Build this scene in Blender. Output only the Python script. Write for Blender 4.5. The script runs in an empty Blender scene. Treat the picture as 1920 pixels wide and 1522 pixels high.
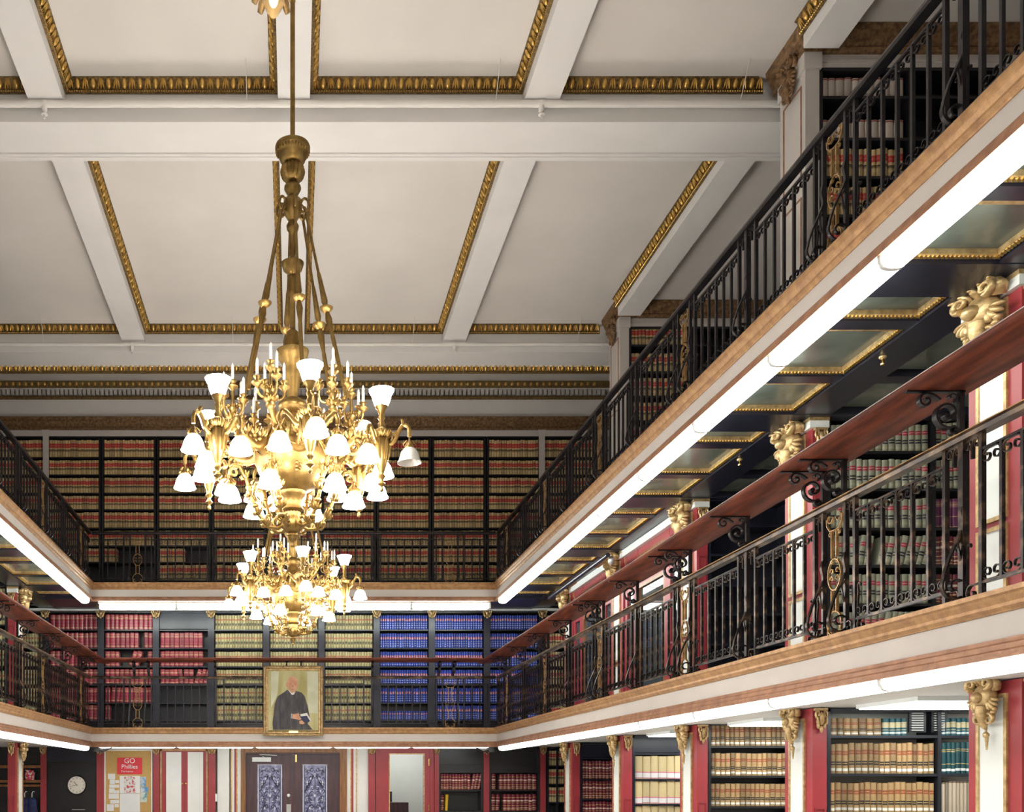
import bpy, math, random
from mathutils import Vector
random.seed(7)
PI = math.pi
S = bpy.context.scene
C = S.collection
# ---------------------------------------------------------------- camera, world, exposure
cam_d = bpy.data.cameras.new('camera'); cam = bpy.data.objects.new('camera', cam_d); C.objects.link(cam)
cam.location = (0, 0, 0); cam.rotation_euler = (PI / 2, 0, 0)
F_PX = 1860.0
cam_d.sensor_fit = 'HORIZONTAL'; cam_d.sensor_width = 36.0; cam_d.lens = 36.0 * F_PX / 1920
cam_d.shift_x = (960 - 551) / 1920; cam_d.shift_y = (1467 - 761) / 1920
cam_d.clip_start = 0.05; cam_d.clip_end = 100
S.camera = cam
W = bpy.data.worlds.new('world'); S.world = W; W.use_nodes = True
W.node_tree.nodes['Background'].inputs[0].default_value = (0.9, 0.92, 1, 1)
W.node_tree.nodes['Background'].inputs[1].default_value = 0.2
S.view_settings.view_transform = 'Standard'; S.view_settings.look = 'None'
S.view_settings.gamma = 1.0; S.view_settings.use_curve_mapping = False
S.view_settings.exposure = 0.74
S.cycles.diffuse_bounces = 3; S.cycles.glossy_bounces = 3; S.cycles.caustics_reflective = False; S.cycles.caustics_refractive = False
TUBE_E, LAMP_E = 11.0, 34.0        # fluorescent tubes, chandelier globes

# ---------------------------------------------------------------- principal dimensions (metres, camera eye at z = 0)
FLOOR = -1.6
WP = 3.94          # plane of the gallery fascias (half width of the well)
D0 = 19.27         # plane of the back gallery fascia
XW = 5.12          # line of the side pilasters
DB = 20.57         # plane of the back bookcases
PIL = [1.35 + 2.82 * k for k in range(7)]       # near edges of side pilasters, 6.99 is index 2
PW = 0.55
CEIL = 7.54
YB = -4.0          # wall behind the camera
XO = 8.2           # outer side walls

# ---------------------------------------------------------------- materials
def _n(nt, t, x=0, y=0, **k):
    n = nt.nodes.new(t)
    for a, b in k.items(): setattr(n, a, b)
    return n
def newmat(name):
    m = bpy.data.materials.new(name); m.use_nodes = True
    nt = m.node_tree; b = nt.nodes['Principled BSDF']
    return m, nt, b
def mat(name, col, rough=.5, metal=0., var=.12, scale=6., bump=0., bscale=60., stretch=None, col2=None, spec=.5, coat=0., thr=(.35, .65)):
    m, nt, b = newmat(name)
    tc = _n(nt, 'ShaderNodeTexCoord'); mp = _n(nt, 'ShaderNodeMapping')
    nt.links.new(tc.outputs['Object'], mp.inputs[0])
    if stretch: mp.inputs['Scale'].default_value = stretch
    nz = _n(nt, 'ShaderNodeTexNoise'); nz.inputs['Scale'].default_value = scale; nz.inputs['Detail'].default_value = 5
    nt.links.new(mp.outputs[0], nz.inputs['Vector'])
    rp = _n(nt, 'ShaderNodeValToRGB')
    c2 = col2 or tuple(c * (1 - var) for c in col)
    rp.color_ramp.elements[0].position = thr[0]; rp.color_ramp.elements[1].position = thr[1]
    rp.color_ramp.elements[0].color = (*c2, 1); rp.color_ramp.elements[1].color = (*col, 1)
    nt.links.new(nz.outputs['Fac'], rp.inputs[0]); nt.links.new(rp.outputs[0], b.inputs['Base Color'])
    b.inputs['Roughness'].default_value = rough; b.inputs['Metallic'].default_value = metal
    b.inputs['Specular IOR Level'].default_value = spec; b.inputs['Coat Weight'].default_value = coat
    if bump:
        n2 = _n(nt, 'ShaderNodeTexNoise'); n2.inputs['Scale'].default_value = bscale
        nt.links.new(mp.outputs[0], n2.inputs['Vector'])
        bp = _n(nt, 'ShaderNodeBump'); bp.inputs['Strength'].default_value = bump; bp.inputs['Distance'].default_value = .01
        nt.links.new(n2.outputs['Fac'], bp.inputs['Height']); nt.links.new(bp.outputs[0], b.inputs['Normal'])
    return m
def emit(name, col, e, base=(.9, .9, .9)):
    m, nt, b = newmat(name)
    b.inputs['Base Color'].default_value = (*base, 1); b.inputs['Emission Color'].default_value = (*col, 1)
    b.inputs['Emission Strength'].default_value = e; b.inputs['Roughness'].default_value = .4
    return m
def glass(name, col, rough=.05, trans=.85):
    m, nt, b = newmat(name)
    b.inputs['Base Color'].default_value = (*col, 1); b.inputs['Roughness'].default_value = rough
    b.inputs['Transmission Weight'].default_value = trans; b.inputs['IOR'].default_value = 1.3
    return m
def bands(name, base, stops, rough=.45, var=.35, inset=0.):
    """a book spine: flat bands by height (UV v), each volume a little lighter or darker"""
    m, nt, b = newmat(name)
    uv = _n(nt, 'ShaderNodeUVMap'); sp = _n(nt, 'ShaderNodeSeparateXYZ'); nt.links.new(uv.outputs[0], sp.inputs[0])
    rp = _n(nt, 'ShaderNodeValToRGB'); cr = rp.color_ramp; cr.interpolation = 'CONSTANT'
    bk = sorted({0.} | {a for a, z, c in stops} | {z for a, z, c in stops})
    def at(p):
        r = base
        for a, z, c in stops:
            if a <= p < z: r = c
        return r
    cr.elements[0].position = 0; cr.elements[0].color = (*at(1e-4), 1); cr.elements[1].position = bk[1]; cr.elements[1].color = (*at(bk[1] + 1e-4), 1)
    for p in bk[2:]:
        e = cr.elements.new(p); e.color = (*at(p + 1e-4), 1)
    fl = _n(nt, 'ShaderNodeMath', operation='FLOOR'); nt.links.new(sp.outputs[0], fl.inputs[0])
    oi = _n(nt, 'ShaderNodeObjectInfo'); ad = _n(nt, 'ShaderNodeMath', operation='ADD')
    nt.links.new(fl.outputs[0], ad.inputs[0]); nt.links.new(oi.outputs['Random'], ad.inputs[1])
    wn = _n(nt, 'ShaderNodeTexWhiteNoise', noise_dimensions='1D'); nt.links.new(ad.outputs[0], wn.inputs['W'])
    jt = _n(nt, 'ShaderNodeMath', operation='MULTIPLY_ADD'); nt.links.new(wn.outputs['Value'], jt.inputs[0])
    jt.inputs[1].default_value = .03; jt.inputs[2].default_value = -.015
    vv = _n(nt, 'ShaderNodeMath', operation='ADD'); nt.links.new(sp.outputs[1], vv.inputs[0]); nt.links.new(jt.outputs[0], vv.inputs[1])
    nt.links.new(vv.outputs[0], rp.inputs[0])
    mr = _n(nt, 'ShaderNodeMapRange'); nt.links.new(wn.outputs['Value'], mr.inputs[0])
    mr.inputs['To Min'].default_value = 1 - var; mr.inputs['To Max'].default_value = 1 + var * .5
    tc = _n(nt, 'ShaderNodeTexCoord'); nz = _n(nt, 'ShaderNodeTexNoise'); nz.inputs['Scale'].default_value = 30; nz.inputs['Detail'].default_value = 4
    nt.links.new(tc.outputs['Object'], nz.inputs['Vector'])
    m2 = _n(nt, 'ShaderNodeMapRange'); nt.links.new(nz.outputs['Fac'], m2.inputs[0]); m2.inputs['To Min'].default_value = .7; m2.inputs['To Max'].default_value = 1.3
    mu = _n(nt, 'ShaderNodeMath', operation='MULTIPLY'); nt.links.new(mr.outputs[0], mu.inputs[0]); nt.links.new(m2.outputs[0], mu.inputs[1])
    src = rp.outputs[0]
    if inset:      # pasted labels stop short of the joints
        fr = _n(nt, 'ShaderNodeMath', operation='FRACT'); nt.links.new(sp.outputs[0], fr.inputs[0])
        cp = _n(nt, 'ShaderNodeMath', operation='COMPARE'); nt.links.new(fr.outputs[0], cp.inputs[0]); cp.inputs[1].default_value = .5; cp.inputs[2].default_value = inset
        mx = _n(nt, 'ShaderNodeMix', data_type='RGBA'); nt.links.new(cp.outputs[0], mx.inputs[0]); mx.inputs[6].default_value = (*base, 1); nt.links.new(rp.outputs[0], mx.inputs[7])
        src = mx.outputs[2]
    vm = _n(nt, 'ShaderNodeVectorMath', operation='SCALE'); nt.links.new(src, vm.inputs[0]); nt.links.new(mu.outputs[0], vm.inputs['Scale'])
    nt.links.new(vm.outputs[0], b.inputs['Base Color']); b.inputs['Roughness'].default_value = rough
    return m

M = {}
M['ceil'] = mat('ceiling plaster', (.76, .71, .66), .8, var=.05, scale=1.2, bump=.15, bscale=9)
M['beam'] = mat('beam paint', (.80, .77, .74), .7, var=.04, scale=2)
M['white'] = mat('cream white paint', (.60, .55, .51), .55, var=.05, scale=3)
M['panel'] = mat('pale panel paint', (.84, .83, .80), .45, var=.05, scale=3)
M['wall'] = mat('wall paint', (.62, .57, .52), .8, var=.06, scale=2)
M['floor'] = mat('pale terrazzo floor', (.66, .62, .58), .45, var=.12, scale=9)
M['gilt'] = mat('ceiling gilding', (.85, .55, .16), .32, .8, scale=14, col2=(.55, .32, .08))  # highlights of the raised carving put into a lighter gold
M['giltdark'] = mat('shaded gilding ground', (.30, .19, .06), .5, .5, scale=45, col2=(.085, .05, .02), bump=.8, bscale=120)  # dark outlines around the eggs: shade put into the ground colour
M['gold'] = mat('bright gilding', (.68, .48, .24), .42, .55, scale=20, col2=(.42, .27, .12), bump=.3, bscale=70)
M['brass'] = mat('chandelier brass', (.31, .195, .062), .42, .9, scale=12, col2=(.20, .12, .036), bump=.15, bscale=60)
M['tan'] = mat('tan gilt cornice', (.52, .30, .13), .42, .25, scale=14, col2=(.36, .19, .085), bump=.35, bscale=80)
M['brown'] = mat('brown gilt moulding', (.40, .20, .11), .45, .2, scale=10, col2=(.27, .125, .07), bump=.3, bscale=60)
M['bronze'] = mat('dull bronze cornice', (.30, .17, .075), .5, .4, scale=22, col2=(.12, .065, .03), bump=.7, bscale=70)
M['iron'] = mat('black iron', (.035, .030, .032), .38, .5, scale=9, col2=(.016, .014, .018))
M['worn'] = mat('worn bronzed iron', (.20, .125, .08), .34, .7, scale=9, col2=(.020, .016, .017), thr=(.50, .70))
M['ironlight'] = mat('gilded iron', (.55, .34, .14), .4, .6, scale=16, col2=(.26, .15, .06))
M['mahog'] = mat('mahogany', (.20, .045, .02), .5, 0, scale=5, col2=(.08, .017, .009), stretch=(.5, 3, 3), spec=.2)
M['woodrail'] = mat('worn dark handrail', (.27, .17, .09), .35, .3, scale=5, col2=(.04, .025, .018), thr=(.46, .72))
M['red'] = mat('red paint', (.36, .04, .05), .4, var=.15, scale=3)
M['redb'] = mat('rosewood red paint', (.30, .035, .045), .4, var=.15, scale=3)
M['navy'] = mat('blue black paint', (.020, .021, .036), .29, var=.3, scale=4)
M['black'] = mat('black shelf paint', (.014, .013, .016), .35, var=.3, scale=4)
M['metalshelf'] = mat('dark steel', (.03, .032, .042), .3, .3, scale=6)
M['pglass'] = mat('frosted floor glass', (.155, .175, .15), .16, 0, scale=2.2, col2=(.09, .10, .085), bump=.08, bscale=30)
M['housing'] = mat('white enamel', (.85, .86, .85), .4, var=.02)
M['grey'] = mat('grey metal', (.45, .44, .43), .4, .5)
M['tube'] = emit('fluorescent diffuser', (.93, 1.0, .93), TUBE_E)
M['tube2'] = emit('lower fluorescent diffuser', (.95, 1.0, .95), TUBE_E * .44)
M['lamp'] = emit('lit opal glass', (1.0, .955, .905), LAMP_E, (.95, .9, .8))
M['dimbulb'] = emit('small bulb', (1, .8, .5), 4.0)
M['unlit'] = mat('unlit frosted glass', (.70, .66, .60), .15, var=.1, spec=.8)
M['candle'] = mat('ivory candle', (.80, .76, .68), .5, var=.05)
M['crystal'] = glass('pale amber glass', (.95, .82, .55), .12, .7)
M['doorwood'] = mat('dark plum door wood', (.085, .032, .042), .35, scale=3, col2=(.045, .016, .024), stretch=(6, 6, .6))
M['framewood'] = mat('oak door frame', (.33, .14, .045), .35, scale=4, col2=(.20, .075, .022), stretch=(5, 5, .7))
M['cork'] = mat('cork board', (.62, .40, .15), .9, scale=60, col2=(.52, .32, .11))
M['lead'] = mat('lead came', (.05, .05, .06), .4, .7)
M['paper'] = mat('white paper', (.82, .82, .82), .8, var=.04)
M['poster'] = mat('red poster', (.72, .03, .05), .5, var=.05)
M['wtext'] = mat('white print', (.9, .9, .9), .6, var=.02)
M['ktext'] = mat('dark print', (.06, .05, .05), .6, var=.02)
M['cface'] = mat('clock face', (.80, .74, .66), .5, var=.03)
M['navycloth'] = mat('navy cloth', (.02, .03, .12), .8, scale=8, col2=(.008, .012, .05))
M['winglass'] = glass('dark window glass', (.10, .115, .125), .03, .5)
M['clear'] = glass('clear pane', (1, 1, 1), .0, 1.0); M['clear'].node_tree.nodes['Principled BSDF'].inputs['IOR'].default_value = 1.06
M['pipe'] = mat('painted pipe', (.80, .76, .71), .5, var=.04)
M['brassknob'] = mat('polished brass', (.85, .60, .22), .22, 1.0, var=.1)
M['leaded'] = mat('leaded textured glass', (.36, .38, .60), .12, 0, scale=9, col2=(.10, .09, .20), bump=.5, bscale=25)
M['bevel'] = mat('bright bevelled glass', (.72, .75, .88), .08, 0, var=.15)
# book bindings
RED, GLD, BLK = (.55, .05, .05), (.62, .42, .16), (.018, .016, .016)
B = {}
B['reporter'] = bands('tan binding with red label', (.58, .43, .21), [(.32, .345, (.3, .22, .11)), (.365, .45, BLK), (.395, .41, GLD), (.56, .80, RED), (.665, .685, (.55, .3, .12)), (.80, .815, GLD), (.545, .56, GLD)])
B['olive'] = bands('pale olive binding', (.50, .43, .22), [(.08, .10, (.28, .2, .1)), (.26, .29, BLK), (.31, .40, BLK), (.42, .45, BLK), (.60, .615, GLD), (.63, .73, (.42, .10, .06)), (.74, .755, GLD)], var=.25, inset=.33)
B['blue'] = bands('royal blue binding', (.022, .05, .36), [(.12, .16, (.5, .55, .7)), (.27, .31, (.5, .55, .7)), (.42, .45, (.45, .5, .65)), (.60, .62, (.8, .6, .5)), (.62, .74, (.55, .05, .07)), (.66, .69, (.8, .6, .5)), (.74, .755, (.8, .6, .5))], var=.3, inset=.33)
B['crimson'] = bands('crimson binding', (.30, .022, .05), [(.10, .125, (.75, .5, .35)), (.15, .165, GLD), (.30, .315, (.55, .2, .15)), (.52, .535, (.55, .2, .15)), (.70, .72, GLD), (.76, .80, (.7, .42, .3)), (.88, .90, GLD)], var=.3, rough=.3)
B['sage'] = bands('sage cloth binding', (.34, .335, .245), [(.04, .07, (.24, .2, .12)), (.12, .20, (.44, .40, .27)), (.30, .45, (.02, .02, .035)), (.36, .39, (.5, .45, .3)), (.62, .76, (.45, .03, .06)), (.68, .70, (.7, .5, .4))], var=.2, inset=.40)
B['calf'] = bands('worn calf binding', (.37, .235, .11), [(.08, .17, (.78, .76, .70)), (.27, .40, (.03, .022, .02)), (.33, .345, GLD), (.50, .51, (.3, .17, .07)), (.62, .76, (.28, .075, .035)), (.68, .695, GLD)], var=.45, inset=.40)
B['teal'] = bands('dark teal binding', (.010, .06, .072), [(.08, .16, (.7, .72, .7)), (.30, .32, GLD), (.70, .72, GLD), (.76, .78, GLD)], var=.25)
B['tealcream'] = bands('teal binding with cream panel', (.018, .11, .14), [(.10, .2, (.7, .72, .7)), (.30, .34, (.55, .5, .35)), (.45, .78, (.62, .54, .34))], var=.25)
B['purple'] = bands('plum binding', (.14, .022, .09), [(.06, .08, GLD), (.40, .42, GLD), (.72, .92, (.30, .12, .14)), (.80, .82, GLD)], var=.2)
B['pale'] = bands('pale page edges', (.58, .50, .43), [(.90, .97, (.30, .06, .04))], var=.2)
B['stripe'] = bands('dark volume with pale edge', (.13, .085, .06), [(.0, .95, (.42, .34, .26))], var=.9)
B['pamph'] = bands('pamphlet box with pink label', (.56, .43, .23), [(.02, .05, (.6, .12, .25)), (.05, .26, (.70, .66, .66)), (.26, .30, (.6, .12, .25))], var=.2)
B['burg'] = bands('burgundy binding with gilt', (.17, .012, .03), [(.06, .09, GLD), (.15, .20, (.6, .42, .3)), (.30, .33, GLD), (.48, .50, GLD), (.58, .66, (.66, .5, .4)), (.80, .83, GLD)], var=.3, rough=.3)
B['yellow'] = bands('yellow binding', (.75, .45, .02), [(.1, .12, BLK)])

# ---------------------------------------------------------------- mesh builder and object helpers
class MB:
    def __init__(s): s.v = []; s.f = []; s.uv = []
    def add(s, vs, fs, uvs=None):
        o = len(s.v); s.v += [tuple(p) for p in vs]; s.f += [tuple(i + o for i in f) for f in fs]
        s.uv += uvs if uvs else [None] * len(fs)
        return s
    def box(s, x0, x1, y0, y1, z0, z1):
        v = [(x0, y0, z0), (x1, y0, z0), (x1, y1, z0), (x0, y1, z0), (x0, y0, z1), (x1, y0, z1), (x1, y1, z1), (x0, y1, z1)]
        return s.add(v, [(0, 3, 2, 1), (4, 5, 6, 7), (0, 1, 5, 4), (1, 2, 6, 5), (2, 3, 7, 6), (3, 0, 4, 7)])
    def loft(s, A, Bp):
        n = len(A)
        return s.add(list(A) + list(Bp), [tuple(range(n))[::-1], tuple(range(n, 2 * n))] + [(i, (i + 1) % n, n + (i + 1) % n, n + i) for i in range(n)])
    def lathe(s, prof, seg=16, c=(0, 0, 0), a0=0., cap=True):
        n = len(prof); vs = []; fs = []
        for j in range(seg):
            a = a0 + 2 * PI * j / seg; ca, sa = math.cos(a), math.sin(a)
            for r, z in prof: vs.append((c[0] + r * ca, c[1] + r * sa, c[2] + z))
        for j in range(seg):
            k = (j + 1) % seg
            for i in range(n - 1): fs.append((j * n + i, k * n + i, k * n + i + 1, j * n + i + 1))
        if cap and prof[0][0] > 1e-5: fs.append(tuple(j * n for j in range(seg))[::-1])
        if cap and prof[-1][0] > 1e-5: fs.append(tuple(j * n + n - 1 for j in range(seg)))
        return s.add(vs, fs)
    def ell(s, c, rx, ry, rz, seg=8, rings=5):
        prof = [(max(math.sin(PI * i / rings), 0), -math.cos(PI * i / rings)) for i in range(rings + 1)]
        m = MB(); m.lathe(prof, seg)
        return s.add([(c[0] + p[0] * rx, c[1] + p[1] * ry, c[2] + p[2] * rz) for p in m.v], m.f)
    def tube(s, pts, r, seg=6):
        P = [Vector(p) for p in pts]; n = len(P); R = r if isinstance(r, (list, tuple)) else [r] * n
        T = [(P[min(i + 1, n - 1)] - P[max(i - 1, 0)]).normalized() for i in range(n)]
        ref = Vector((0, 0, 1)) if abs(T[0].z) < .9 else Vector((1, 0, 0))
        N = T[0].cross(ref).normalized(); vs = []
        for i in range(n):
            N = (N - T[i] * N.dot(T[i]));
            N = N.normalized() if N.length > 1e-6 else T[i].orthogonal().normalized()
            Bv = T[i].cross(N)
            for j in range(seg):
                a = 2 * PI * j / seg; vs.append(P[i] + (N * math.cos(a) + Bv * math.sin(a)) * R[i])
        fs = [(i * seg + j, i * seg + (j + 1) % seg, (i + 1) * seg + (j + 1) % seg, (i + 1) * seg + j) for i in range(n - 1) for j in range(seg)]
        fs += [tuple(range(seg))[::-1], tuple(range((n - 1) * seg, n * seg))]
        return s.add(vs, fs)
    def ctube(s, pts, r, seg=6, k=4):
        """tube along a smooth curve through the points"""
        n = len(pts); R = list(r) if isinstance(r, (list, tuple)) else [r] * n
        if n > 9 or n < 3: return s.tube(pts, R, seg)
        P = [Vector(p) for p in pts]; Q = []; RR = []
        for i in range(n - 1):
            a, b, c, d = P[max(i - 1, 0)], P[i], P[i + 1], P[min(i + 2, n - 1)]
            for j in range(k):
                t = j / k; Q.append(.5 * (2 * b + (c - a) * t + (2 * a - 5 * b + 4 * c - d) * t * t + (3 * b - a - 3 * c + d) * t ** 3)); RR.append(R[i] + (R[i + 1] - R[i]) * t)
        return s.tube(Q + [P[-1]], RR + [R[-1]], seg)
    def leaf(s, p, d, up, L=.05, w=.016):
        """a curled three lobed leaf"""
        p, d, up = Vector(p), Vector(d).normalized(), Vector(up).normalized(); q = d.cross(up)
        for e in (-1, 0, 1):
            s.tube([p, p + d * L * .5 + q * e * L * .35 + up * L * .15, p + d * L * (.95 if e == 0 else .75) + q * e * L * .55 + up * L * .45], [w * .6, w, w * .25], 5)
    def bar(s, pts, w, t, nrm):
        """flat iron bar along a planar path: w across the plane (along nrm), t in the plane"""
        P = [Vector(p) for p in pts]; nv = Vector(nrm).normalized(); n = len(P); vs = []
        for i in range(n):
            T = (P[min(i + 1, n - 1)] - P[max(i - 1, 0)]).normalized(); q = T.cross(nv).normalized()
            for a, b in ((-1, -1), (1, -1), (1, 1), (-1, 1)): vs.append(P[i] + nv * (a * w / 2) + q * (b * t / 2))
        fs = [(i * 4 + j, i * 4 + (j + 1) % 4, i * 4 + 4 + (j + 1) % 4, i * 4 + 4 + j) for i in range(n - 1) for j in range(4)]
        fs += [(3, 2, 1, 0), tuple(range((n - 1) * 4, n * 4))]
        return s.add(vs, fs)
    def mesh(s, name, m=None, smooth=True):
        me = bpy.data.meshes.new(name); me.from_pydata(s.v, [], s.f)
        if any(u for u in s.uv):
            L = me.uv_layers.new(name='UVMap').data; k = 0
            for fi, f in enumerate(s.f):
                for j in range(len(f)):
                    if s.uv[fi]: L[k].uv = s.uv[fi][j]
                    k += 1
        if m: me.materials.append(m)
        if smooth:
            me.shade_smooth(); me.set_sharp_from_angle(angle=math.radians(62))
        me.update(); return me

def mk(name, me, parent=None, loc=(0, 0, 0), rot=(0, 0, 0), sc=(1, 1, 1)):
    o = bpy.data.objects.new(name, me); C.objects.link(o)
    if parent: o.parent = parent
    o.location = loc; o.rotation_euler = rot; o.scale = sc
    return o
def tag(o, label, cat, group=None, kind=None):
    if label: o['label'] = label
    if cat: o['category'] = cat
    if group: o['group'] = group
    if kind: o['kind'] = kind
    return o
def thing(name, label, cat, loc=(0, 0, 0), rotz=0., group=None, kind=None):
    o = mk(name, None, None, loc, (0, 0, rotz)); o.empty_display_size = .1
    return tag(o, label, cat, group, kind)
def worg(o):
    v = Vector((0, 0, 0))
    while o: v += o.location; o = o.parent
    return v
def wpart(name, mb, m, parent, smooth=True):
    """a part whose vertices were given in world coordinates (parent not rotated)"""
    return mk(name, mb.mesh(name, m, smooth), parent, -worg(parent))
def struct(name, mb, m, label=None, cat=None, smooth=True):
    o = mk(name, mb.mesh(name, m, smooth)); o['kind'] = 'structure'
    if label: o['label'] = label
    if cat: o['category'] = cat
    return o
def spiral(cx, cz, r0, r1, a0, a1, n=10):
    return [(cx + (r0 + (r1 - r0) * i / n) * math.cos(a0 + (a1 - a0) * i / n), cz + (r0 + (r1 - r0) * i / n) * math.sin(a0 + (a1 - a0) * i / n)) for i in range(n + 1)]
def text_mesh(txt, size, m, ex=.001):
    cu = bpy.data.curves.new('t', 'FONT'); cu.body = txt; cu.size = size; cu.extrude = ex; cu.align_x = 'CENTER'; cu.align_y = 'CENTER'; cu.resolution_u = 3
    o = bpy.data.objects.new('t', cu); me = bpy.data.meshes.new_from_object(o); bpy.data.objects.remove(o)
    me.materials.append(m); return me
ORD = ['first', 'second', 'third', 'fourth', 'fifth', 'sixth', 'seventh', 'eighth', 'ninth', 'tenth', 'eleventh', 'twelfth', 'thirteenth', 'fourteenth', 'fifteenth',
       'sixteenth', 'seventeenth', 'eighteenth', 'nineteenth', 'twentieth'] + ['twenty-' + w for w in ('first', 'second', 'third', 'fourth', 'fifth', 'sixth', 'seventh', 'eighth', 'ninth')]
# ================================================================ SHELL
struct('floor', MB().box(-XO, XO, YB, 24, FLOOR - .1, FLOOR), M['floor'], 'pale library floor', 'floor')
for s, nm in ((-1, 'left'), (1, 'right')):
    struct('wall_' + nm, MB().box(min(s * XO, s * (XO + .2)), max(s * XO, s * (XO + .2)), YB, 21.1, FLOOR, 8.6), M['wall'], f'plain {nm} outer wall behind the book alcoves', 'wall')
struct('wall_front', MB().box(-XO, XO, YB - .2, YB, FLOOR, 8.6), M['wall'], 'plain end wall opposite the entrance doors', 'wall')
wb = MB(); yb0, yb1 = 20.97, 21.1      # back wall with one opening (the glazed red door, x 1.7 .. 2.95)
wb.box(-XO, -1.15, yb0, yb1, FLOOR, .74); wb.box(1.15, 1.75, yb0, yb1, FLOOR, .74); wb.box(2.9, XO, yb0, yb1, FLOOR, .74)
wb.box(-1.15, 1.15, yb0, yb1, .62, .74); wb.box(1.75, 2.9, yb0, yb1, .62, .74); wb.box(-XO, XO, yb0, yb1, .74, 8.6)
struct('wall_back', wb, M['wall'], 'back wall behind the three tiers of shelves', 'wall')
# room seen through the glazed door and the corridor behind the double door
rm = MB().box(1.3, 3.6, 23.2, 23.3, FLOOR, 1.2); rm.box(1.2, 1.3, 21.1, 23.3, FLOOR, 1.2); rm.box(3.6, 3.7, 21.1, 23.3, FLOOR, 1.2); rm.box(1.2, 3.7, 21.1, 23.3, 1.2, 1.3)
rm.box(-1.4, -1.3, 21.1, 23.3, FLOOR, 1.2); rm.box(-1.4, 1.2, 23.2, 23.3, FLOOR, 1.2); rm.box(-1.4, 1.2, 21.1, 23.3, 1.2, 1.3)
struct('wall_far', rm, M['panel'], 'cream walls of the rooms beyond the entrance doors', 'wall')
# ---- ceiling
BEAMS = [(-.66, -.05), (5.02, 5.63), (10.68, 11.29), (16.39, 17.0)]
ce = MB().box(-XO, XO, YB, 16.5, CEIL, CEIL + .12); ce2 = MB().box(-XO, XO, 17.0, 21.1, 8.27, 8.4); struct('ceiling', ce2, M['ceil'], 'pale plaster ceiling strip along the back wall', 'ceiling'); struct('wall_upstand', MB().box(-XO, XO, 16.98, 17.0, 7.5, 8.4), M['ceil'], 'plaster upstand above the last ceiling beam', 'wall')
struct('ceiling', ce, M['ceil'], 'pale plaster coffered ceiling', 'ceiling')
SOF = 7.11; LSOF = 7.275
tn = [0]
def trim(label, loc=(0, 0, 0), cat='moulding'):
    tn[0] += 1
    return thing(f'trim_{tn[0]}', label, cat, loc, kind='structure')
for i, (a, b) in enumerate(BEAMS):
    t = trim('wide white ceiling beam crossing the room, %s from the back' % ORD[3 - i], (0, a, SOF), 'beam')
    wpart('beam_body', MB().box(-XO, XO, a, b, SOF, CEIL), M['beam'], t, False)
    m = MB()
    for q, (z0, z1, w) in enumerate(((SOF - .018, SOF, .09), (SOF - .03, SOF, .05))):
        m.box(-XO, XO, b - w, b + .012 * q, z0, z1 - .001 * q - .0005)
    wpart('edge_fillet', m, M['beam'], t, False)
LB = [(-5.40, -5.05), (-2.83, -2.46), (-.17, .17), (2.46, 2.83), (5.05, 5.40)]
lnames = ['far left', 'left', 'middle', 'right', 'far right']
bays = [(-.05, 5.02), (5.63, 10.68), (11.29, 16.39)]
for i, (a, b) in enumerate(LB):
    for j, (c, d) in enumerate(bays):
        t = trim('white lengthwise ceiling beam, %s one in the %s coffer row from the back' % (lnames[i], ORD[2 - j]), ((a + b) / 2, c, LSOF), 'beam')
        if i == 4 and j > 0: d = (0, 9.83, 15.46)[j]
        wpart('beam_body', MB().box(a, b, c, d, LSOF, CEIL), M['beam'], t, False)
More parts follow.
